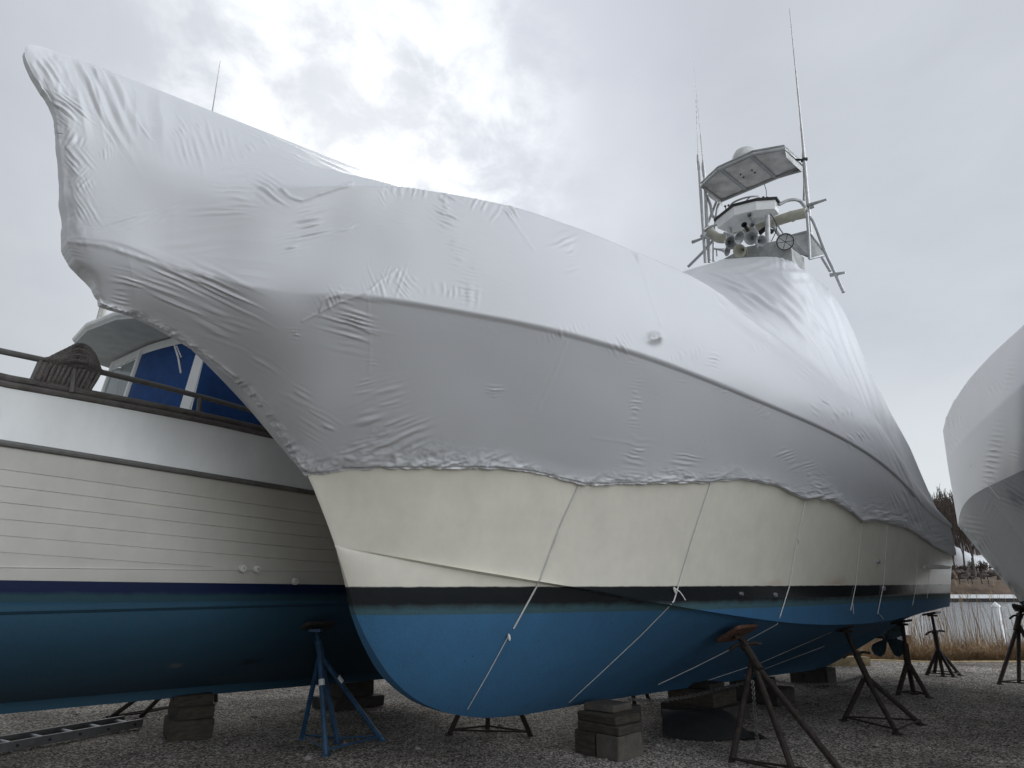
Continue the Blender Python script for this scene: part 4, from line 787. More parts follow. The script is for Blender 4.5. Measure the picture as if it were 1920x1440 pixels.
strap([(953, 1190), (915, 1260), (868, 1341)], 'thin lower line continuing from the strap knot to the forefoot', .006)
strap([(1331, 906), (1300, 1000), (1262, 1126), (1256, 1133)], 'white tie strap over black stripe with loose end flicking right', .009, tail=[(1262, 1102), (1272, 1110), (1281, 1124)], knot=(1262, 1105))
strap([(1257, 1132), (1200, 1190), (1120, 1265), (1055, 1325)], 'long thin line slanting left across the blue bottom to the keel', .006)
strap([(1508, 938), (1493, 1010), (1478, 1100), (1457, 1168), (1380, 1210), (1300, 1250), (1220, 1288)], 'tie line above the nearest right jack stand, kinked at the chine', .007, knot=(1495, 1013))
strap([(1614, 980), (1603, 1095), (1590, 1160)], 'tie line beside the drain fitting with short tail below stripe', .007, tail=[(1594, 1130), (1596, 1150)])
strap([(1662, 984), (1655, 1095), (1641, 1165)], 'tie line right of drain fitting with curled end at the chine', .007, tail=[(1644, 1150), (1652, 1160)])
strap([(1719, 1008), (1716, 1100), (1706, 1152)], 'short tie line crossing stripe close to the stern quarter', .006, tail=[(1715, 1108), (1717, 1118)])
strap([(1742, 1024), (1740, 1085), (1735, 1140)], 'last short tie line just ahead of the transom', .005)
strap([(1557, 1184), (1426, 1241), (1300, 1283)], 'thin line crossing the dark bottom toward the middle jack stand', .005)
strap([(1545, 1210), (1440, 1250), (1380, 1270)], 'lowest thin line crossing the dark aft bottom above the chain', .004)

# ------------------------------------------------------------------ jack stands
def stand(top, apex, feet, label, matk='rust', r=.027, pad=None, handle=True, base=True, tape=False, group='boat jack stands', padm='plywood'):
    top = Vector(top); apex = Vector(apex); e = empty('jack_stand', (apex.x, apex.y, 0), label, 'jack stand', group)
    m = M[matk]
    for i, f in enumerate(feet):
        f = Vector(f); b = MB(); b.tube([tuple(apex - Vector((0, 0, .03))), tuple(f)], r, 9); b.box(f + Vector((0, 0, .006)), (.09, .09, .012)); lg = b.build('leg', m, e)
        if tape and i in (1, 3):
            p = apex.lerp(f, .28); q = apex.lerp(f, .34); t = MB(); t.tube([tuple(p), tuple(q)], r + .004, 9); t.build('tape_band', M['white'], lg)
    if base:
        c = sum((Vector(f) for f in feet), Vector()) / len(feet); fs = sorted(feet, key=lambda f: math.atan2(f[1] - c[1], f[0] - c[0])); b = MB()
        for i in range(len(fs)): p = Vector(fs[i]) + Vector((0, 0, .05)); q = Vector(fs[(i + 1) % len(fs)]) + Vector((0, 0, .05)); b.tube([tuple(p), tuple(q)], .011, 6)
        b.build('base_brace', m, e)
    ax = (top - apex).normalized()
    b = MB(); b.tube([tuple(apex - ax * .16), tuple(apex + ax * min(.22, (top - apex).length * .5))], r * 1.35, 10); b.build('collar', m, e)
    b = MB(); P = [tuple(apex), tuple(top)]; b.tube(P, r * .8, 9)
    L_ = (top - apex).length; n = int(L_ / .018)
    for k in range(max(2, n // 2)): b.lathe([(r * .8, -.004), (r * 1.0, 0), (r * .8, .004)], apex + ax * (L_ * .45 + k * .018) if k * .018 < L_ * .5 else top - ax * .05, ax, 8)
    b.build('screw', m, e)
    if handle:
        h = MB(); c = apex + ax * min(.25, L_ * .5); d = Vector((.83, -.2, .08)).normalized() * .16; q = spl([tuple(c - d + Vector((0, 0, -.035))), tuple(c - d * .5 + Vector((0, 0, .012))), tuple(c), tuple(c + d * .5 + Vector((0, 0, .018))), tuple(c + d)], 13)
        h.tube([tuple(x) for x in q], .017, 7); h.lathe([(r * 1.2, -.03), (r * 1.7, -.03), (r * 1.7, .03), (r * 1.2, .03)], c, ax, 6); h.build('turn_handle', m, e)
    if pad is not None:
        n, sx, sy = pad; n = Vector(n).normalized(); u = Vector((A.d[0], A.d[1], 0)); u = (u - n * u.dot(n)).normalized(); v = n.cross(u)
        b = MB(); poly = []
        for cx, cy in ((1, 1), (-1, 1), (-1, -1), (1, -1)):
            for k in range(4): a = math.atan2(cy, cx) - R(45) + R(90) * k / 3; poly.append(top + u * (cx * (sx - .05) + math.cos(a) * .05) + v * (cy * (sy - .05) + math.sin(a) * .05))
        b.prism(poly, tuple(n * .032)); b.build('pad', M[padm], e, smooth=False)
        b = MB(); b.box(top - n * .02, (.12, .12, .03)); b.build('swivel_plate', m, e)
    return e
dn = lambda w, z: Vector((A.n[0] * w, A.n[1] * w, z))
G_ = lambda *p: [onz(u, v) for u, v in p]
a1 = onz(1408, 1432); p1 = cast(1388, 1188, .05) or Vector(A.X(A.w(1388, 1190, 1.3)))
def at_dist(u, v, Y): return onY(u, v, Y)
Y1 = 6.95
stand(at_dist(1384, 1190, 7.52), at_dist(1410, 1232, 7.32), [onz(1371, 1433), onz(1493, 1462), onz(1592, 1466)], 'nearest rusty jack stand with a wide worn plywood pad tilted against the blue hull', pad=(dn(-.45, .8), .22, .16), r=.03)
stand(at_dist(1584, 1180, 9.26), at_dist(1622, 1262, 8.9), G_((1582, 1352), (1683, 1377), (1727, 1359)), 'rusty jack stand leaning left, second along the row with twisted handle', pad=(dn(-.3, .9), .12, .10), padm='timber_dark', r=.028)
stand(at_dist(1691, 1168, 10.9), at_dist(1701, 1236, 10.9), G_((1683, 1304), (1714, 1302), (1742, 1309)), 'upright dark jack stand just right of the propeller', pad=(dn(-.2, .95), .16, .12), padm='black', handle=False, r=.034)
stand(at_dist(1747, 1152, 13.0), at_dist(1758, 1212, 13.1), G_((1737, 1267), (1752, 1263), (1769, 1269), (1789, 1270), (1801, 1267)), 'five legged dark jack stand under the stern corner before reeds', pad=(dn(-.2, .95), .2, .12), padm='black', r=.03)
stand(Vector((8.75, 12.35, 1.15)), Vector((8.62, 12.3, .95)), G_((1873, 1284), (1911, 1281), (1975, 1290)), 'dark jack stand at the right picture edge below the grey wrapped bow', pad=((.4, .1, .9), .15, .12), padm='timber_dark', r=.032)
stand(at_dist(592, 1178, 7.50), at_dist(600, 1222, 7.56), G_((565, 1387), (611, 1417), (634, 1394), (717, 1389)), 'blue painted four legged jack stand under the white trawler', 'blue_steel', pad=(dn(-.35, .9), .17, .12), padm='timber_dark', tape=True, handle=False, r=.026)
stand(Vector((-.25, 8.6, 1.25)), Vector((-.25, 8.55, .95)), G_((842, 1378), (914, 1370), (996, 1382)), 'rusty jack stand half hidden behind the blue forefoot, legs showing below', pad=(dn(.4, .9), .15, .12), padm='timber_dark', handle=False)
stand(Vector((1.6, 10.5, 1.2)), Vector((1.62, 10.5, .95)), G_((1218, 1316), (1165, 1300), (1190, 1325)), 'far side jack stand showing one dark leg behind the near timber stack', handle=False, base=False)
stand(Vector((-3.75, 9.35, 1.25)), Vector((-3.8, 9.3, .9)), G_((197, 1353), (262, 1346), (405, 1318)), 'dark jack stand on the far side below the trawler keel at left', handle=False)

# ------------------------------------------------------------------ keel blocks, mat, chain, ladder
def block(c, size, deg, label, m='timber', tilt=(0, 0), group='timber blocks under the keels'):
    b = MB(); b.box((0, 0, 0), size, 0, (0, 0), .012)
    # end-grain checks: slight sag and chips in the corners
    vs = []
    for p in b.v: vs.append((p[0] + rng.uniform(-.006, .006), p[1] + rng.uniform(-.006, .006), p[2] + rng.uniform(-.004, .004)))
    b.v = vs; o = b.build('timber_block', M[m], None, angle=30); o.location = c; o.rotation_euler = (tilt[0], tilt[1], R(deg)); tag(o, label, 'timber block', group); return o
hd = 44.5
def fr(base, s, w, z): return (base[0] + A.d[0] * s + A.n[0] * w, base[1] + A.d[1] * s + A.n[1] * w, z)
b1 = (.93, 7.31)
block(fr(b1, 0, .135, .11), (.40, .262, .22), hd + 1, 'bottom right timber of the nearest big block stack', 'timber_pale')
block(fr(b1, .01, -.135, .11), (.41, .255, .22), hd - 1, 'bottom left timber of the nearest big block stack', 'timber')
block(fr(b1, 0, .02, .262), (.38, .50, .082), hd + 2, 'lower plank of the middle tier in the nearest stack', 'timber')
block(fr(b1, .02, .0, .345), (.38, .48, .082), hd - 1, 'upper plank of the middle tier in the nearest stack', 'timber')
block(fr(b1, .10, -.07, .418), (.34, .36, .062), hd + 3, 'small top timber of the nearest stack, wedged beneath the keel', 'timber_pale')
block(fr(b1, .36, -.12, .20), (.30, .34, .39), hd + 1, 'dark block standing close behind the nearest stack', 'timber_dark')
b2 = (2.35, 9.25)
block(fr(b2, 0, .05, .09), (.75, .8, .17), hd, 'low dark base timber behind the black mat', 'timber_dark')
block(fr(b2, -.05, .05, .26), (.60, .62, .16), hd + 3, 'grey slatted timber on the base behind the black mat', 'timber')
block(fr(b2, 0, .0, .375), (.34, .5, .07), hd, 'thin top timber of the stack behind the black mat', 'timber_dark')
b3 = (3.45, 10.45)
block(fr(b3, 0, .05, .10), (.55, .75, .19), hd, 'black base block seen between the legs of the nearest right jack stand', 'timber_dark')
block(fr(b3, 0, -.05, .255), (.42, .5, .11), hd, 'black upper block seen between the legs of the nearest right jack stand', 'timber_dark')
b4 = (4.92, 12.05)
block(fr(b4, 0, 0, .14), (.36, .62, .27), hd, 'lone black block under the aft end of the blue keel', 'timber_dark')
Lf_ = (-3.52, 8.15)
block(fr(Lf_, 0, .02, .10), (.44, .55, .20), 30, 'widest bottom block of the stack under the trawler at left', 'timber')
block(fr(Lf_, .02, 0, .265), (.38, .46, .13), 36, 'middle block of the stack under the trawler at left', 'timber')
block(fr(Lf_, .0, .02, .385), (.40, .44, .11), 28, 'top block of the stack under the trawler, split across', 'timber')
b5 = (-2.2, 10.0)
block(fr(b5, 0, 0, .07), (.75, .6, .13), hd, 'low black block behind the blue jack stand', 'timber_dark')
block(fr(b5, 0, 0, .235), (.5, .46, .19), hd, 'black block on top behind the blue jack stand', 'timber_dark')
def mat_sheet():
    pts = [(1240, 1377), (1262, 1388), (1300, 1392), (1360, 1391), (1447, 1387), (1410, 1365), (1395, 1351), (1245, 1349)]
    n = 24; P = np.zeros((10, n, 3)); lo = [onz(1243, 1384), onz(1275, 1390), onz(1350, 1392), onz(1448, 1387)]; hi = [onz(1243, 1362), onz(1300, 1361), onz(1370, 1364), onz(1400, 1373)]
    lo = spl([tuple(p) for p in lo], n); hi = spl([tuple(p) for p in hi], n)
    for i in range(10):
        f = i / 9; P[i] = lo * (1 - f) + hi * f; P[i, :, 2] += .02 + .16 * math.sin(min(1, f * 1.6) * math.pi / 2) * np.clip(1.15 - np.linspace(0, 1.15, n) ** 4, 0, 1) + .012 * np.sin(np.linspace(0, 9, n) + i)
    tag(grid_mesh('rubber_mat', P, M['black']), 'folded black rubber mat slumped on gravel before the second block stack', 'mat')
mat_sheet()
def chain(name, pts, label, n, r=.006, k=.022):
    P = spl(pts, n); b = MB()
    for i in range(n - 1):
        c = Vector(P[i]).lerp(Vector(P[i + 1]), .5); ax = (Vector(P[i + 1]) - Vector(P[i])); l = ax.length * .62; ax.normalize(); up = Vector((0, 0, 1)) if abs(ax.z) < .8 else Vector((1, 0, 0)); u = ax.cross(up).normalized(); v = ax.cross(u); s_ = u if i % 2 else v
        b.tube([tuple(c + ax * math.cos(a) * l + s_ * math.sin(a) * k * .62) for a in np.linspace(0, 2 * math.pi, 9)], r, 5, cap=False)
    tag(b.build(name, M['chain']), label, 'chain', 'chains linking the jack stands')
f1 = onz(1371, 1433)
chain('steel_chain', [tuple(at_dist(1178, 1311, 7.9)), tuple(at_dist(1230, 1313, 7.9)), tuple(at_dist(1290, 1306, 7.85)), tuple(at_dist(1350, 1292, 7.6)), tuple(at_dist(1411, 1277, 7.2))], 'steel chain sagging from the nearest block stack to the nearest right jack stand', 60)
chain('steel_chain', [tuple(at_dist(1411, 1277, 7.1)), tuple(at_dist(1415, 1330, 7.1)), tuple(at_dist(1419, 1380, 7.1)), tuple(at_dist(1420, 1412, 7.1))], 'loose chain end hanging straight down beside the nearest right jack stand', 34)
chain('steel_chain', [tuple(at_dist(1440, 1275, 9.2)), tuple(at_dist(1500, 1283, 9.2)), tuple(at_dist(1570, 1281, 9)), tuple(at_dist(1618, 1268, 8.8))], 'thin chain running right past the lone aft keel block', 60)
def ladder():
    p0 = onz(-60, 1425); p1 = onz(265, 1365); d_ = (p1 - p0).normalized(); sd_ = Vector((-d_.y, d_.x, 0)); e = empty('ladder', tuple(p0.lerp(p1, .5)), 'dull aluminium ladder lying flat on gravel at lower left', 'ladder'); Lg = (p1 - p0).length
    for k in (0, .36):
        b = MB(); c = p0.lerp(p1, .5) + sd_ * k + Vector((0, 0, .055)); b.box(c, (Lg, .028, .085), math.atan2(d_.y, d_.x)); rl = b.build('side_rail', M['ladder'], e, smooth=False)
        b = MB()
        for i in range(int(Lg / .3) + 1): p = p0 + d_ * (i * .3 + .1) + sd_ * (k - .02 if k == 0 else k - .016) + Vector((0, 0, .055)); b.lathe([(0, .01), (.014, .01), (.014, 0)], p, -sd_, 8)
        b.build('rivet', M['black'], rl)
    for i in range(int(Lg / .3) + 1):
        p = p0 + d_ * (i * .3 + .1) + Vector((0, 0, .06)); b = MB(); b.tube([tuple(p), tuple(p + sd_ * .36)], .017, 8); b.build('rung', M['tower_pipe'], e)
ladder()

# ------------------------------------------------------------------ white trawler at the left
T_ = Frame(-3.5, 8.1, 49)
trawler = empty('trawler', (*(T_.O + .2 * T_.d), 0), 'white planked trawler with navy stripe and dark blue bottom, left of the wrapped bow', 'boat')
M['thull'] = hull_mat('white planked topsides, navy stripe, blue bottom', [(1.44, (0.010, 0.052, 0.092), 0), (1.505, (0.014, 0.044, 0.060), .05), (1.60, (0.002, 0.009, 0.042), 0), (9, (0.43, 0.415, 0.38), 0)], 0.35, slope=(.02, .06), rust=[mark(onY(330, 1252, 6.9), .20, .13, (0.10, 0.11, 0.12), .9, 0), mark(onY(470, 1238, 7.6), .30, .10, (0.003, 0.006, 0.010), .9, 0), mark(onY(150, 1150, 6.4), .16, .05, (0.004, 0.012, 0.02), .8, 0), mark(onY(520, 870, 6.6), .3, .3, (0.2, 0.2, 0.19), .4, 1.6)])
def hullT():
    s = np.concatenate([np.linspace(-7.4, -3, 40), np.linspace(-2.9, 3.0, 90)])
    tp = np.clip((-1.0 - s) / 6.4, 0, 1); k = 1 - tp ** 2.2; aft = np.clip((s - .5) / 4, 0, 1); k = k * (1 - .10 * aft ** 2)
    zk = np.interp(s, [-7.4, -2.55, -1.4, .14, 3], [3.05, 2.60, 2.54, 2.47, 2.40]); zs = np.interp(s, [-7.4, -2.65, -1.0, -.12, 3], [3.7, 3.03, 2.99, 2.945, 2.86])
    zb = np.interp(s, [-7.4, -6.2, -4, -1.75, .25, 2.5, 3], [1.9, .75, .50, .46, .41, .34, .33])
    rowsT = []
    bw = [(.0, 'k'), (.07, 'k'), (.075, .17), (.16, .26), (.45, .42), (.85, .58), (1.22, .76), (1.5, .98), (1.60, 1.14), (1.615, 1.185), (1.655, 1.21), (1.725, 1.45), (1.735, 1.52)]
    for w, z in bw: rowsT.append(np.stack([s, w * k, zb if z == 'k' else zb + (z if isinstance(z, float) and z < .2 else 0) + 0 * s if z == 'k' or z < .2 else np.maximum(z + .18, zb + z * .4)], -1))
    z_lo = 1.70; last = rowsT[-1][:, 2]
    ngr = 7
    for g in range(ngr - 1, -1, -1):
        zg = zk - .19 - .118 * g; gd = (zg > last + .012 * (ngr - g) + .01) * 1.0; zg = np.maximum(zg, last + .012 * (ngr - g)); f = (zg - 1.7) / (zk - 1.7); w = (1.74 + .115 * np.clip(f, 0, 1) ** .9) * k
        for dz, dw in ((-.005, 0), (-.0015, -.005), (.0015, -.005), (.005, .003)): rowsT.append(np.stack([s, w + dw * gd, zg + dz], -1))
    rowsT.append(np.stack([s, 1.858 * k, zk - .02], -1)); lower = np.array(rowsT)
    upper = np.array([np.stack([s, 1.872 * k, zk + .02], -1), np.stack([s, 1.885 * k, (zk + zs) / 2], -1), np.stack([s, 1.90 * k, zs], -1)])
    for sg in (1, -1):
        a = lower.copy(); b = upper.copy(); a[..., 1] *= sg; b[..., 1] *= sg
        if sg < 0: a = a[::-1]; b = b[::-1]
        grid_mesh('hull_side', T_.X(a), M['thull'], trawler, 30); grid_mesh('bulwark', T_.X(b), M['bulwark'], trawler, 30)
        m = MB(); pts = [tuple(T_.X(np.array([s[i], sg * (1.872 * k[i] + .006), zk[i]]))) for i in range(0, len(s), 3)]; m.tube(pts, .024, 8); m.build('rubbing_strake', M['rail'], trawler)
        for dz, dw, rr in ((.0, 0, .026), (.052, -.015, .028)):
            m = MB(); m.tube([tuple(T_.X(np.array([s[i], sg * (1.905 * k[i] + dw), zs[i] + dz + .01]))) for i in range(0, len(s), 3)], rr, 8); m.build('cap_rail', M['teak'], trawler)
    st = lower[:, -1]; st = np.concatenate([st, upper[:, -1]], 0); o = st.copy(); o[:, 1] *= -1; n = len(st)
    m = MB(); m.add(list(T_.X(st)) + list(T_.X(o)), [(i, i + 1, n + i + 1, n + i) for i in range(n - 1)]); m.build('transom', M['thull'], trawler)
    m = MB(); q = lower[0].copy(); o = q.copy(); q[:, 1] = .07 * k; o[:, 1] = -.07 * k; n = len(q); m.add(list(T_.X(q)) + list(T_.X(o)), [(i, i + 1, n + i + 1, n + i) for i in range(n - 1)]); m.build('keel_shoe', M['thull'], trawler)
    # deck, a hand below the cap
    m = MB(); d1 = np.stack([s, 1.86 * k, zs - .18], -1); d2 = d1.copy(); d2[:, 1] *= -1; n = len(s); m.add(list(T_.X(d1)) + list(T_.X(d2)), [(i, i + 1, n + i + 1, n + i) for i in range(n - 1)]); m.build('deck', M['offwhite'], trawler)
    # drain fittings
    for u, v in [(455, 1066), (482, 1067), (554, 1090)]:
        p = T_.w(u, v, 1.765); c = Vector(T_.X(p)); g = MB(); g.lathe([(0, .004), (.012, .004), (.014, .022), (.03, .02), (.036, .0), (.036, -.02)], c, (T_.n[0], T_.n[1], -.1), 16); g.build('drain_fitting', M['offwhite'], trawler)
M['bulwark'] = mat('weather stained white bulwark', (0.70, 0.71, 0.71), 0.45, 0, 0.10, 2.2, 0.03, 30, stretch=(1, 1, .5))
hullT()
M['interior'] = mat('dark cabin panel', (0.06, 0.065, 0.06), .7)
def tp(u, v, s): return Vector(T_.X(T_.s(u, v, s)))
def tw(u, v, w): return Vector(T_.X(T_.w(u, v, w)))
def tk(s, w, z): return Vector(T_.X(np.array([s, w, z], float)))
def houseT():
    # trunk cabin with a raked two-pane windscreen
    fb = [(-1.20, .0), (-1.02, 1.12)]; 
    sideH = MB(); base = 2.8; top = 4.14
    sideH.add([tk(-1.0, 1.2, base), tk(2.7, 1.2, base), tk(2.7, 1.12, top), tk(-.80, 1.12, top)], [(0, 1, 2, 3)]); sideH.add([tk(-1.0, -1.2, base), tk(2.7, -1.2, base), tk(2.7, -1.12, top), tk(-.80, -1.12, top)], [(3, 2, 1, 0)])
    sideH.add([tk(2.7, 1.2, base), tk(2.7, -1.2, base), tk(2.7, -1.12, top), tk(2.7, 1.12, top)], [(0, 1, 2, 3)]); sideH.build('cabin_wall', M['white'], trawler, smooth=False)
    def fpt(w, z):                                   # point on the windscreen plane
        f = (z - base) / (top - base); return tk(-1.24 + .20 * f + (.18 * w ** 1.5 if w > 0 else -.03 * abs(w)), w * (1 - .05 * f), z)
    def bar(pts, r, nm='window_frame', m='white', fl=None):
        b = MB(); b.tube([tuple(p) for p in pts], r, 8, flat=fl); b.build(nm, M[m], trawler)
    # header, sill, posts
    hd_ = MB(); ws = np.linspace(-.9, 1.12, 13)
    for nm_, z1, z2 in (('windscreen_header', 4.03, 4.16), ('windscreen_sill', base, 3.12)):
        hd_ = MB(); vs = [fpt(w, z1) for w in ws] + [fpt(w, z2) for w in ws]; hd_.add(vs, [(i, i + 1, 14 + i - 0, 13 + i) for i in range(12)]); hd_.build(nm_, M['white'], trawler)
    bar([fpt(.0, 3.0), fpt(.0, 4.10)], .035); bar([fpt(-.80, 3.0), fpt(-.80, 4.1)], .03)
    # broad corner post
    cpst = MB(); cpst.prism([tk(-1.06, 1.08, 2.8), tk(-.98, 1.23, 2.8), tk(-.76, 1.17, 4.16), tk(-.84, 1.02, 4.16)], tuple(Vector((T_.d[0], T_.d[1], 0)) * .10)); cpst.build('corner_post', M['white'], trawler, smooth=False)
    gp = MB(); ws = np.linspace(-.79, -.03, 5); vs = [fpt(w, 3.05) for w in ws] + [fpt(w, 4.06) for w in ws]; gp.add(vs, [(i, i + 1, 6 + i, 5 + i) for i in range(4)]); gp.build('windscreen_pane', M['glass'], trawler)
    ib = MB(); ib.add([tk(-.55, -1.08, 3.62), tk(-.55, .95, 3.62), tk(-.6, .95, 4.18), tk(-.6, -1.08, 4.18)], [(0, 1, 2, 3)]); ib.build('dark_cabin_panel', M['interior'], trawler, smooth=False)  # dark panel added so the upper pane looks into a dark cabin
    ib = MB(); ib.add([tk(-1.2, -1.1, 3.30), tk(.9, -1.1, 3.30), tk(.9, 1.0, 3.30), tk(-1.2, 1.0, 3.30)], [(0, 1, 2, 3)]); ib.add([tk(.9, -1.1, 2.8), tk(.9, 1.1, 2.8), tk(.9, 1.1, 3.5), tk(.9, -1.1, 3.5)], [(0, 1, 2, 3)]); ib.build('helm_shelf', M['greywhite'], trawler, smooth=False)
    # canvas covers snapped over the other panes
    def quilt(fn, nu, nv, m='canvas', amp=.012, seed=3):
        P = np.zeros((nv, nu, 3))
        for i in range(nv):
            for j in range(nu): P[i, j] = fn(j / (nu - 1), i / (nv - 1))
        u, v = np.meshgrid(np.linspace(0, 1, nu), np.linspace(0, 1, nv)); e = np.minimum(np.minimum(u, 1 - u), np.minimum(v, 1 - v)); bul = np.clip(e * 8, 0, 1)
        dsp = .022 * bul + amp * fbm(u * 2.2 + seed, v * 3.1 + u * 2, 3, 1) * bul
        n = normals(P)
        if n[nv // 2, nu // 2] @ np.array([-T_.d[0] + T_.n[0], -T_.d[1] + T_.n[1], 0]) < 0: n = -n
        return P + n * dsp[..., None]
    grid_mesh('window_cover', quilt(lambda a, b: np.array(fpt(.04 + 1.05 * a, 3.02 + 1.04 * b)), 30, 30), M['canvas'], trawler)
    def sw(a, b):
        s0_ = -.95; s1_ = -.12; z0 = 3.10; z1 = 4.0; s = s0_ + (s1_ - s0_) * a + .12 * b * (1 - a); return np.array(tk(s, 1.225 - .06 * b, z0 + .06 * (1 - a) * 0 + (z1 - z0) * b))
    grid_mesh('window_cover', quilt(sw, 30, 30, seed=8), M['canvas'], trawler)
    # wiper
    b = MB(); P = [tp(333, 650, -1.18), tp(340, 672, -1.2), tp(345, 701, -1.2)]; P = [p - Vector((T_.d[0], T_.d[1], 0)) * .03 for p in P]; b.tube([tuple(p) for p in P], .009, 6); b.tube([tuple(P[0] + Vector((.02, 0, 0))), tuple(P[1] + Vector((.03, .0, 0))), tuple(P[1])], .006, 5); b.build('wiper', M['alu'], trawler)
    # side-deck coaming right of the cover
    b = MB(); b.add([tk(-.95, 1.21, 2.75), tk(2.7, 1.21, 2.75), tk(2.7, 1.5, 2.74), tk(-.95, 1.5, 2.74)], [(0, 1, 2, 3)]); b.build('side_deck', M['white'], trawler)
    # roof with eyebrow overhang
    outl = [(-1.62, 0), (-1.55, .62), (-1.22, 1.20), (-.7, 1.42), (2.8, 1.42), (2.8, -1.42), (-.7, -1.42), (-1.22, -1.20), (-1.55, -.62)]
    b = MB(); b.prism([tk(s, w, 4.19 - .015 * w) for s, w in outl], (0, 0, .075)); rf = b.build('cabin_roof', M['greywhite'], trawler, smooth=False)
    e = MB(); P = [tk(s, w, 4.255 - .015 * w) for s, w in outl[3::-1] + outl[:5:-1]]; e.tube([tuple(p) for p in P], .03, 8); e.build('roof_edge', M['white'], rf)
    # white cloth over the flybridge
    dm = np.zeros((14, 22, 3))
    for i in range(14):
        for j in range(22): f = i / 13; a = j / 21; dm[i, j] = tk(-1.15 + 3.4 * a, (1.28 - 1.28 * f), 4.28 + .85 * math.sin(math.pi * min(1, .06 + a * 1.6) / 2) * (f ** .6) + .03 * math.sin(9 * a + 5 * f))
    full = np.concatenate([dm, 0 * dm[::-1]], 0)
    for i in range(14):
        for j in range(22): f = (13 - i) / 13; a = j / 21; full[14 + i, j] = tk(-1.15 + 3.4 * a, -(1.28 - 1.28 * f), 4.28 + .85 * math.sin(math.pi * min(1, .06 + a * 1.6) / 2) * (f ** .6) + .03 * math.sin(7 * a + 4 * f))
    fc = grid_mesh('flybridge_cover', full, M['wrap'], trawler)
    # poles and breather
    for a, b_ in (((176, 632), (206, 520)), ((186, 622), (212, 520))):
        p = MB(); p.tube([tuple(tp(*a, -.5)), tuple(tp(*b_, -.5))], .035, 8); p.build('mast_pole', M['offwhite'], trawler)
    p = MB(); c = tp(154, 645, -1.0); t = tp(156, 629, -1.0); p.tube([tuple(c), tuple(t)], .028, 8); p.lathe([(.03, -.01), (.055, .04), (.055, .06), (0, .07)], t, (0, 0, 1), 12); p.build('breather_pipe', M['alu'], trawler)
    p = MB(); p.tube([tuple(tk(1.2, -.2, 4.2)), tuple(tp(398, 210, 1.2)), tuple(tp(413, 114, 1.2))], [.018, .014, .006], 8); p.build('whip_aerial', M['alu'], trawler)
    # bow rail
    r = MB(); P = [tk(-6.9, .75, 3.86), tk(-6.0, 1.25, 3.72), tk(-4.8, 1.62, 3.52), tk(-3.8, 1.76, 3.40), tw(-100, 633, 1.80), tw(0, 658, 1.80), tw(100, 679, 1.80), tw(200, 700, 1.80), tw(300, 724, 1.80), tw(400, 750, 1.80), tw(500, 778, 1.80), tw(640, 815, 1.80)]; r.tube([tuple(p) for p in P], .024, 10); rl = r.build('bow_rail', M['rail'], trawler)
    for (u, v, u2, v2) in [(78, 676, 58, 722), (375, 745, 371, 790), (138, 690, 133, 735)]:
        p = MB(); p.tube([tuple(tw(u, v, 1.8)), tuple(tw(u2, v2, 1.8))], .024, 8); b = tw(u2, v2, 1.8); p.lathe([(.03, 0.03), (.055, 0.0)], b, (0, 0, 1), 10); p.build('stanchion', M['rail'], rl)
houseT()
def ropes():
    e = empty('rope_coil', tuple(tw(130, 715, 1.8)), 'grey laid rope coiled over the trawler rail, hanging in loops beside the windscreen', 'rope')
    for k in range(15):
        f = k / 14; w = 1.87 - .10 * abs(f - .4)
        A0 = (84 + 6 * f, 672 + 2 * f); Bm = (112 + 10 * f, 688 - 30 * f); Cm = (146 + 4 * f + rng.uniform(-2, 2), 694 - 48 * f); Dm = (172 + 2 * f, 695 - 34 * f + rng.uniform(-1, 1)); E_ = (190 - 2 * f, 695 + 1 * f)
        q = spl([tuple(tw(*A0, 1.84)), tuple(tw(*Bm, w)), tuple(tw(*Cm, w - .04 + .01 * (k % 3))), tuple(tw(*Dm, w)), tuple(tw(*E_, 1.84))], 40)
        tw_ = MB(); tw_.tube([tuple(p) for p in q], [.0175 + .0012 * math.sin(i * 2.6) for i in range(40)], 7); tw_.build('strand', M['rope'], e)
    for k in range(24):
        f = k / 23; x0 = 82 + 104 * f; x1 = 64 + 100 * f; y0 = 680 + 20 * f; y1 = 716 + 24 * f + rng.uniform(-2, 2); w = 1.83 + (k % 2) * .035 - .02
        q = spl([tuple(tw(x0, y0, w)), tuple(tw(x0 * .67 + x1 * .33 + rng.uniform(-1, 1), y0 * .67 + y1 * .33, w + .02)), tuple(tw(x0 * .33 + x1 * .67 + rng.uniform(-1, 1), y0 * .33 + y1 * .67, w + .02)), tuple(tw(x1, y1, w - .02))], 30)
        tw_ = MB(); tw_.tube([tuple(p) for p in q], [.0165 + .0012 * math.sin(i * 2.4) for i in range(30)], 6); tw_.build('strand', M['rope'], e)
    b = MB(); b.tube([tuple(tw(139, 694, 1.9)), tuple(tw(134, 735, 1.9))], .02, 6, flat=.5); b.build('lashing', M['rail'], e)
ropes()

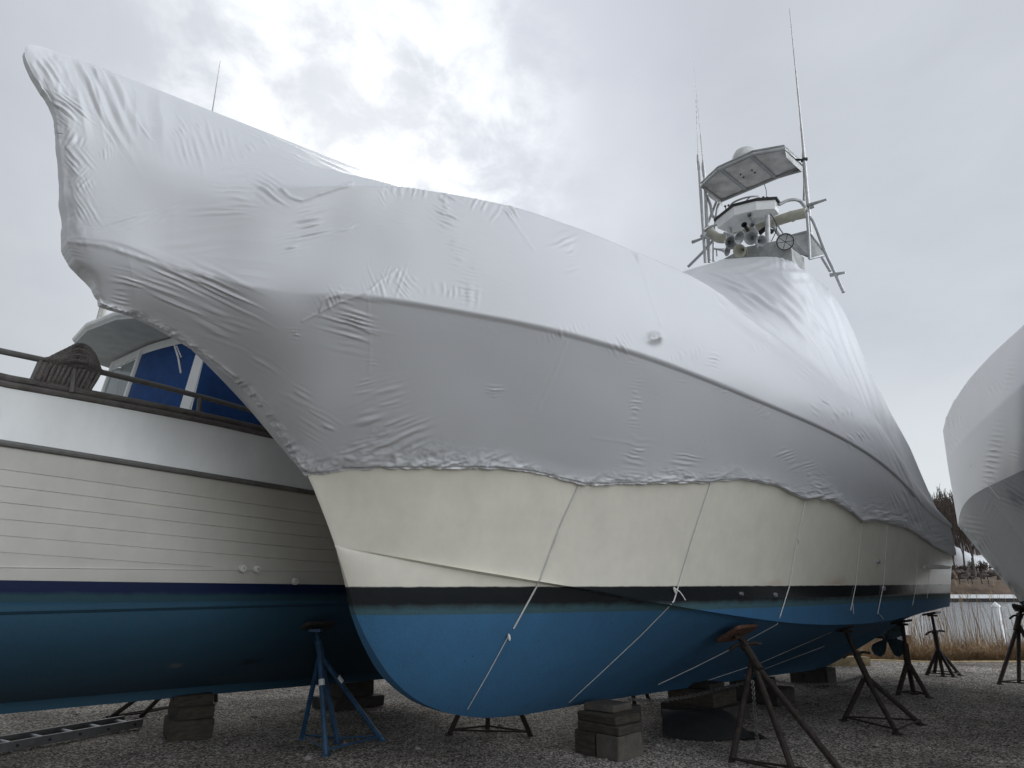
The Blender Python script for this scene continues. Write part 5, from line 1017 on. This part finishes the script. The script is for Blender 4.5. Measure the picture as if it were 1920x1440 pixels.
# ------------------------------------------------------------------ third boat, wrapped, at the right edge
def right_boat():
    XC = 8.9
    e = empty('wrapped_boat', (XC, 9.0, 0), 'boat wrapped in pale grey film with dark lower hull, cut by the right picture edge', 'boat')
    Tn = [onX(u, v, x) for u, v, x in [(1768, 808, 8.9), (1774, 782, 8.68), (1790, 750, 8.4), (1815, 712, 8.05), (1850, 672, 7.6), (1885, 638, 7.15), (1920, 605, 6.75)]]
    S1 = [onX(u, v, x) for u, v, x in [(1777, 872, 8.9), (1786, 850, 8.62), (1802, 829, 8.28), (1824, 805, 7.9), (1852, 779, 7.45), (1886, 749, 6.95), (1920, 718, 6.50)]]
    S2 = [onX(u, v, x) for u, v, x in [(1796, 985, 8.9), (1803, 955, 8.72), (1818, 934, 8.52), (1838, 920, 8.26), (1862, 908, 7.98), (1892, 894, 7.68), (1920, 881, 7.42)]]
    S2[0] = np.array(S2[0])
    Lw = [onX(1912, 1128, 8.9)] + [np.array(p) for p in [(8.68, 12.1, 1.32), (8.46, 11.6, 1.30), (8.22, 10.9, 1.27), (7.98, 10.1, 1.24), (7.78, 9.2, 1.2), (7.62, 8.3, 1.18)]]
    for Lz in (Tn, S1, S2, Lw):
        a = np.array(Lz[-1]); dd_ = a - np.array(Lz[-2]); dd_[2] = 0; sl_ = dd_[0] / dd_[1]; z_ = a[2]
        for st_, fc_ in ((1.0, .85), (1.3, .55), (1.6, .2), (1.8, 0)): a = np.array([a[0] - sl_ * fc_ * st_, a[1] - st_, z_]); Lz.append(a)
    n = 260; ks = np.linspace(0, 1, n) ** 1.5 * 10
    tn, s1, s2, lw = [spl(q, n, ks) for q in (Tn, S1, S2, Lw)]
    rg = tn.copy(); rg[:, 0] = XC; rg[:, 2] += .35 * np.clip(ks, 0, 1)
    def sg(a, b, k, end=False):
        f = np.linspace(0, 1, k, endpoint=end)[:, None, None]; return a[None] * (1 - f) + b[None] * f
    lowr = sg(lw, s2, 60, True); f = np.linspace(0, 1, 60)[:, None]; lowr[..., 0] += .12 * np.sin(np.pi * f) * np.clip((ks - 1.2) / 2, 0, 1); lowr[..., 0] -= .10 * np.sin(np.pi * f) * np.clip(ks / .5, 0, 1) * np.exp(-ks / 1.5)
    up = np.concatenate([sg(s2, s1, 90), sg(s1, tn, 70), sg(tn, rg, 30, True)], 0)
    rows_ = np.arange(up.shape[0]); 
    sm = up.copy()
    for _ in range(4): sm[1:-1] = (sm[:-2] + sm[1:-1] + sm[2:]) / 3
    up = sm
    for nm, G, m, fans in (('film_lower', lowr, M['wrap_dark'], [(1880, 928, 25, 20, 30, 9, .03), (1905, 940, 30, 20, 20, 8, .03), (1830, 990, 10, 20, 24, 9, .012), (1860, 950, 120, 20, 14, 9, .02), (1840, 1020, 60, 10, 20, 7, .015), (1890, 985, 5, 20, 20, 9, .01)]), ('film_upper', up, M['wrap'], [(1862, 855, 12, 10, 48, 10, .02), (1895, 700, 10, 8, 26, 9, .014), (1867, 725, 60, 12, 22, 9, .016), (1818, 722, 60, 10, 20, 8, .012), (1784, 790, 75, 12, 18, 9, .02), (1785, 830, 60, 12, 26, 8, .014), (1820, 875, 50, 8, 14, 7, .014), (1870, 915, 50, 26, 14, 8, .02), (1815, 800, 40, 10, 10, 7, .01), (1905, 850, 20, 10, 10, 7, .008)])):
        U2, V2 = proj(G); Dn = .008 * fbm(U2 / 90, V2 / 90, 2)
        for i, (u, v, an, ln, wd, lam, amp) in enumerate(fans):
            x = U2 - u; y = V2 - v; c, s = math.cos(R(an)), math.sin(R(an)); a = x * c + y * s; b = -x * s + y * c
            Dn = Dn + amp * np.exp(-(np.abs(a) / ln) ** 2 - (np.abs(b) / wd) ** 2) * ((1 - np.abs(np.sin(math.pi * (b / lam + .3 * fbm(a / 20, b / 20, 2, i % 5))))) ** 1.5 - .3)
        if nm == 'film_lower': Dn = Dn + .02 * np.exp(-((V2 - np.interp(U2, [1796, 1912], [985, 1128])) / 14) ** 2) * fbm(U2 / 6, V2 / 12, 2, 2)
        nn = normals(G)
        if nn[20, 150] @ np.array([-1, -.3, 0]) < 0: nn = -nn
        edge_ = np.clip(ks / .3, 0, 1)[None]; G2 = G + nn * (Dn * edge_)[..., None]
        cv = grid_mesh(nm, G2, m, e)
        Q = G[::3, ::2].copy(); Q[..., 0] = 2 * XC - Q[..., 0]; grid_mesh(nm, np.ascontiguousarray(Q[::-1]), m, e)
    # dark bottom below the film
    kz = np.interp(np.linspace(0, 1, n), [0, .02, .06, 1], [1.15, .8, .45, .35]); lw2 = lw.copy(); lw2[:, 0] += .03; kl = lw2.copy(); kl[:, 0] = XC - .04; kl[:, 1] -= np.interp(np.linspace(0, 1, n), [0, .3, 1], [.3, .6, 0]); kl[:, 2] = kz
    Gb = sg(kl, lw2, 20, True); ff = np.linspace(0, 1, 20)[:, None]; Gb[..., 2] -= .10 * np.sin(np.pi * ff) * np.clip(ks, 0, 1); grid_mesh('hull_bottom', Gb, M['dark_bottom'], e)
    Q = Gb.copy(); Q[..., 0] = 2 * XC - Q[..., 0]; grid_mesh('hull_bottom', np.ascontiguousarray(Q[::-1]), M['dark_bottom'], e)
    rp = MB(); rp.tube([tuple(onX(1852, 908, 7.6)), tuple(onX(1876, 937, 7.6))], .007, 5); rp.build('lashing_cord', M['strap'], e)
M['wrap_dark'] = wrap_mat('film over dark hull', (0.12, 0.13, 0.135)); M['dark_bottom'] = mat('black bottom paint', (0.018, 0.024, 0.026), .7, 0, .3, 6, .2, 40)
right_boat()

# ------------------------------------------------------------------ water's edge and far bank
def gz(Y): return -1.6 * max(0, min(1, (Y - 15.4) / 6)) ** 1.3
def reeds(name, n, x0, x1, y0, y1, h0, h1, label, wd=.011, lean=.16, plume=.0, dens=None):
    b = MB(); c = 0
    while c < n:
        x = rng.uniform(x0, x1); y = rng.uniform(y0, y1)
        if dens and rng.random() > dens(x, y): continue
        c += 1; z = gz(y) - .03; h = rng.uniform(h0, h1) * (.8 + .35 * (1 + NZ[1](np.array([x * .9]), np.array([y * .9]))[0]) / 1.3); a = rng.uniform(0, 6.28); l = rng.gauss(0, lean) * h; l2 = rng.gauss(.05, lean) * h
        p0 = Vector((x, y, z)); p1 = p0 + Vector((l * .35, l2 * .35, h * .5)); p2 = p0 + Vector((l, l2, h * (1 - .3 * min(1, abs(l) / h)))); u = Vector((math.cos(a), math.sin(a) * .6, 0)) * wd * .5; v = Vector((-u.y, u.x, 0))
        b.add([p0 - u, p0 + u, p1 + u, p1 - u, p2], [(0, 1, 2, 3), (3, 2, 4)]); b.add([p0 - v, p0 + v, p1 + v, p1 - v, p2], [(0, 1, 2, 3), (3, 2, 4)])
        if rng.random() < .5:
            q = p1 + Vector((rng.uniform(-.2, .2), rng.uniform(-.1, .1), rng.uniform(.0, .22))); b.add([p1 - u * 1.2, p1 + u * 1.2, q], [(0, 1, 2)])
        if rng.random() < plume:
            for k in range(5): q = p2 + Vector((rng.uniform(-.05, .09), rng.uniform(-.03, .03), -rng.uniform(0, .16))); b.add([p2 + Vector((0, 0, .04)), q + u, q - u], [(0, 1, 2)])
    o = b.build(name, M['reed'], smooth=False); tag(o, label, 'reeds', kind='stuff')
reeds('reed_bed', 7000, 5.2, 20, 15.95, 18.8, .25, .85, 'dense bed of dry brown reeds along the water edge')
reeds('tall_reeds', 650, 7.5, 20, 16.2, 19.5, 1.35, 2.25, 'scattered tall thin reeds standing above the brown bed', wd=.013, plume=.35, lean=.10)
reeds('flattened_reeds', 2600, 8.6, 14, 15.75, 16.6, .25, .6, 'low tangle of flattened pale reeds at the gravel edge', lean=1.1)
def edge_things():
    b = MB(); b.tube([tuple(x) for x in spl([(4.5, 15.42, .05), (6.4, 15.25, .04), (7.5, 15.22, .05), (8.6, 15.0, .04), (9.6, 14.95, .05), (11, 15.05, .04), (14, 15.2, .04)], 60)], .015, 8); tag(b.build('hose', M['hose']), 'long yellow hose lying along the gravel edge before the reeds', 'hose')
    p = onz(1562, 1250); q = onz(1628, 1250); o = block(tuple((p + q) / 2 + Vector((0, .1, .09))), ((q - p).length + .12, .2, .17), 2, 'yellowish square timber lying at the gravel edge under the stern', 'old_timber', group='loose timbers')
    # grey pier, seen below the hull
    e = empty('pier', (7.4, 21, -.9), 'weathered grey pier on dark piles beyond the reeds, seen under the hull', 'pier')
    d = MB(); pl = [onY(1552, 1192, 20.5), onY(1640, 1192, 20.5)]; d.box((pl[0] + pl[1]) / 2, (2.6, 1.4, .12)); d.build('deck', M['timber_pale'], e)
    d = MB(); d.box((pl[0] + pl[1]) / 2 + Vector((0, -.73, -.14)), (2.6, .05, .24)); d.build('fascia', M['timber_pale'], e)
    for k in range(6): d = MB(); c = pl[0].lerp(pl[1], k / 5); d.tube([(c.x, c.y - .55, c.z - 1.2), (c.x, c.y - .55, c.z)], .07, 8); d.build('pile', M['timber_dark'], e)
    c = onY(1868, 1142, 32); b = MB(); b.tube([(c.x, c.y, -1.6), (c.x, c.y, c.z + .10)], .13, 14); b.lathe([(.19, 0), (.18, .04), (0, .22)], (c.x, c.y, c.z + .10), (0, 0, 1), 16); tag(b.build('mooring_pile', M['white']), 'white capped mooring pile standing in the harbour water', 'pile')
M['old_timber'] = mat('old yellow timber', (0.20, 0.155, 0.085), .9, 0, .35, 8, .5, 40)
edge_things()
def far_things():
    for k, (v, x0, x1) in enumerate([(1089, 1780, 1852), (1096, 1782, 1862), (1103, 1786, 1876), (1109, 1792, 1884)]):
        Yk = [124, 112, 103, 97][k]; zt = -.35; p = onY(x0 - 90, v, Yk); q = onY(x1 + 60, v, Yk); e = empty('floating_dock', ((p.x + q.x) / 2, Yk, -.9), ['farthest thin pale floating dock below the rocks', 'second floating dock from the far bank', 'third floating dock from the far bank', 'nearest pale floating dock with a dark waterline'][k], 'dock', 'floating docks across the water')
        b = MB(); b.box(((p.x + q.x) / 2, Yk, zt), (q.x - p.x, 1.8, .22)); b.build('deck', M['white'], e, smooth=False)
        b = MB(); b.box(((p.x + q.x) / 2, Yk, zt - .36), (q.x - p.x - .4, 1.6, .5)); b.build('float', M['black'], e, smooth=False)
    # seawall boulders
    for k in range(60):
        u = 1750 + k * 2.6 + rng.uniform(-2, 2); v = 1078 + rng.uniform(-7, 6); c = onY(u, v, 118 + rng.uniform(-.6, .6)); s = rng.uniform(.28, .62)
        bm_v = []; b = MB(); prof = [(0, -.8), (.75, -.6), (1.05, -.1), (.95, .35), (.5, .62), (0, .7)]; b.lathe([(r_ * s * rng.uniform(.85, 1.15), h * s * .75) for r_, h in prof], (0, 0, 0), (rng.uniform(-.3, .3), rng.uniform(-.3, .3), 1), 7)
        b.v = [(x * 1.5 + rng.uniform(-.1, .1), y + rng.uniform(-.1, .1), z + rng.uniform(-.08, .08)) for x, y, z in b.v]; o = b.build('boulder', M['rock'], smooth=False); o.location = c; o.rotation_euler = (0, 0, rng.uniform(0, 6)); tag(o, 'brown boulder in the seawall row above the floating docks', 'boulder', 'seawall boulders')
    # pale wrapped boat, shingled house, gantry post behind shrubs
    e = empty('distant_wrapped_boat', tuple(onY(1806, 1062, 128)), 'small distant boat in white film behind bare shrubs across the water', 'boat')
    G = np.zeros((12, 24, 3)); c = onY(1806, 1062, 128)
    for i in range(12):
        for j in range(24): a = math.pi * i / 11; f = j / 23; G[i, j] = (c.x - 4.5 + 9 * f, c.y - 2.2 * math.cos(a) * math.sin(math.pi * (.08 + .84 * f)) ** .5, c.z + 4.6 * math.sin(a) * (.75 + .25 * math.sin(5 * f + 1)) * math.sin(math.pi * (.12 + .76 * f)) ** .5)
    grid_mesh('film', G, M['wrap'], e)
    e = empty('shingled_house', tuple(onY(1790, 1040, 150)), 'low grey shingled house roof between the boats, below the bare trees', 'house')
    c = onY(1786, 994, 150); b = MB(); b.box(c + Vector((0, 0, -3.4)), (18, 8, 5.0)); b.build('wall', M['shingle'], e, smooth=False)
    b = MB(); p = c; b.prism([p + Vector((-9.4, -4.6, -.95)), p + Vector((9.4, -4.6, -.95)), p + Vector((9.4, 0, 1.3)), p + Vector((-9.4, 0, 1.3))], (0, .3, .2)); b.prism([p + Vector((-9.4, 4.6, -.95)), p + Vector((9.4, 4.6, -.95)), p + Vector((9.4, 0.35, 1.3)), p + Vector((-9.4, .35, 1.3))], (0, .0, .2)); b.build('roof', M['shingle'], e, smooth=False)
    b = MB(); q = onY(1828, 1078, 116); b.tube([tuple(onY(1829, 1084, 116)), tuple(onY(1823, 1046, 116))], .20, 6); b.tube([tuple(onY(1812, 1072, 116)), tuple(onY(1824, 1050, 116))], .10, 6); tag(b.build('timber_post', M['timber_pale']), 'grey braced timber post on the far dock before the boulders', 'post')
def bare_tree(seed, h, spread=.5, lv=6):
    r = random.Random(seed); tr = MB(); cr = MB()
    def grow(p, d, l, rad, k):
        q = p + d * l; mb = tr if k < 2 else cr
        mid = p.lerp(q, .5) + Vector((r.uniform(-.05, .05), r.uniform(-.05, .05), 0)) * l
        mb.tube([tuple(p), tuple(mid), tuple(q)], [rad, rad * .85, rad * .7], 4 if k > 1 else 6, cap=False)
        if k >= lv: return
        for i in range(3 if k < 4 else 2):
            a = r.uniform(0, 6.28); t = r.uniform(.25, .6) * spread * 1.6; nd = (d + Vector((math.cos(a) * t, math.sin(a) * t, r.uniform(.0, .25)))).normalized(); grow(p.lerp(q, r.uniform(.6, 1)), nd, l * r.uniform(.62, .86), max(rad * .58, .034), k + 1)
    grow(Vector((0, 0, 0)), Vector((0, 0, 1)), h * .26, h * .016, 0); return tr, cr
def trees():
    pr = []
    for k in range(3):
        tr, cr = bare_tree(40 + k, 14.5, .42); e = empty('bare_tree', (0, 0, 0), 'x', 'tree', 'bare winter trees on the far bank'); t = tr.build('trunk', M['bark'], e); c = cr.build('crown', M['bark'], e, smooth=False); pr.append((e, t, c))
    spots = []
    for k in range(42):
        row = k % 4; u = 1715 + (k / 42) * 125 + rng.uniform(-4, 4); spots.append((u, 126 + row * 9 + rng.uniform(-2, 2)))
    used = set()
    for i, (u, Y) in enumerate(spots):
        P = pr[i % 3]
        if i < 3: e, t, c = P
        else:
            e = P[0].copy(); COL.objects.link(e); t = P[1].copy(); COL.objects.link(t); t.parent = e; c = P[2].copy(); COL.objects.link(c); c.parent = e
        g = onY(u, 1050, Y); e.location = (g.x, Y, 2.2); s = rng.uniform(.92, 1.2) * Y / 126; e.scale = (s * .8, s * .8, s * 1.12); e.rotation_euler = (0, 0, rng.uniform(0, 6.28)); e['label'] = 'dense bare winter tree in the thicket between the two wrapped boats'; e['group'] = 'bare winter trees on the far bank'
    # shrubs
    tr, cr = bare_tree(77, 5.2, .8, 5); cr.add(tr.v, tr.f); base = cr.build('bare_shrub', M['bark'], smooth=False)
    for i, (u, Y) in enumerate([(1796, 120), (1812, 121), (1820, 119.5), (1838, 121), (1850, 120), (1775, 121)]):
        o = base if i == 0 else base.copy()
        if i: COL.objects.link(o)
        g = onY(u, 1075, Y); o.location = (g.x, Y, 1.3); o.rotation_euler = (0, 0, i * 1.3); o.scale = (1, 1, rng.uniform(.75, 1.1)); tag(o, 'bare leafless shrub growing before the distant white boat', 'shrub', 'bare shrubs above the seawall')
far_things(); trees()

def stones():
    b = MB()
    for k in range(1500):
        x = rng.uniform(-7, 11); y = rng.uniform(6.3, 15.2); r_ = rng.choice([.008, .011, .015, .022, .035]) * rng.uniform(.8, 1.3)
        if r_ > .028 and rng.random() < .6: r_ *= .5
        c = Vector((x, y, r_ * .25)); v = []
        for q in ((1, 0, 0), (0, 1, 0), (-1, 0, 0), (0, -1, 0), (0, 0, .7), (0, 0, -.6), (.6, .6, .35), (-.6, .6, .35), (-.6, -.6, .35), (.6, -.6, .35)): v.append(c + Vector(q) * r_ * rng.uniform(.75, 1.3))
        b.add(v, [(4, 6, 7), (4, 7, 8), (4, 8, 9), (4, 9, 6), (0, 1, 6), (1, 7, 6), (1, 2, 7), (2, 8, 7), (2, 3, 8), (3, 9, 8), (3, 0, 9), (0, 6, 9)])
    tag(b.build('loose_stones', M['stone'], smooth=False), 'loose paler stones scattered over the grey gravel yard', 'stones', kind='stuff')
M['stone'] = mat('pale stone', (0.22, 0.20, 0.18), .9, 0, .5, 7, .3, 60)
stones()
def litter():
    b = MB()
    for k in range(260):
        x = rng.uniform(-6.5, 10); y = rng.uniform(6.5, 15.1); a = rng.uniform(0, 3.14); l = rng.uniform(.03, .14); z = .03
        d = Vector((math.cos(a), math.sin(a), 0)) * l; b.tube([(x, y, z), (x + d.x * .5, y + d.y * .5, z + .012), (x + d.x, y + d.y, z)], .0035, 4)
    tag(b.build('twig_litter', M['bark'], smooth=False), 'small dark twigs and straw strewn across the gravel', 'litter', kind='stuff')
litter()
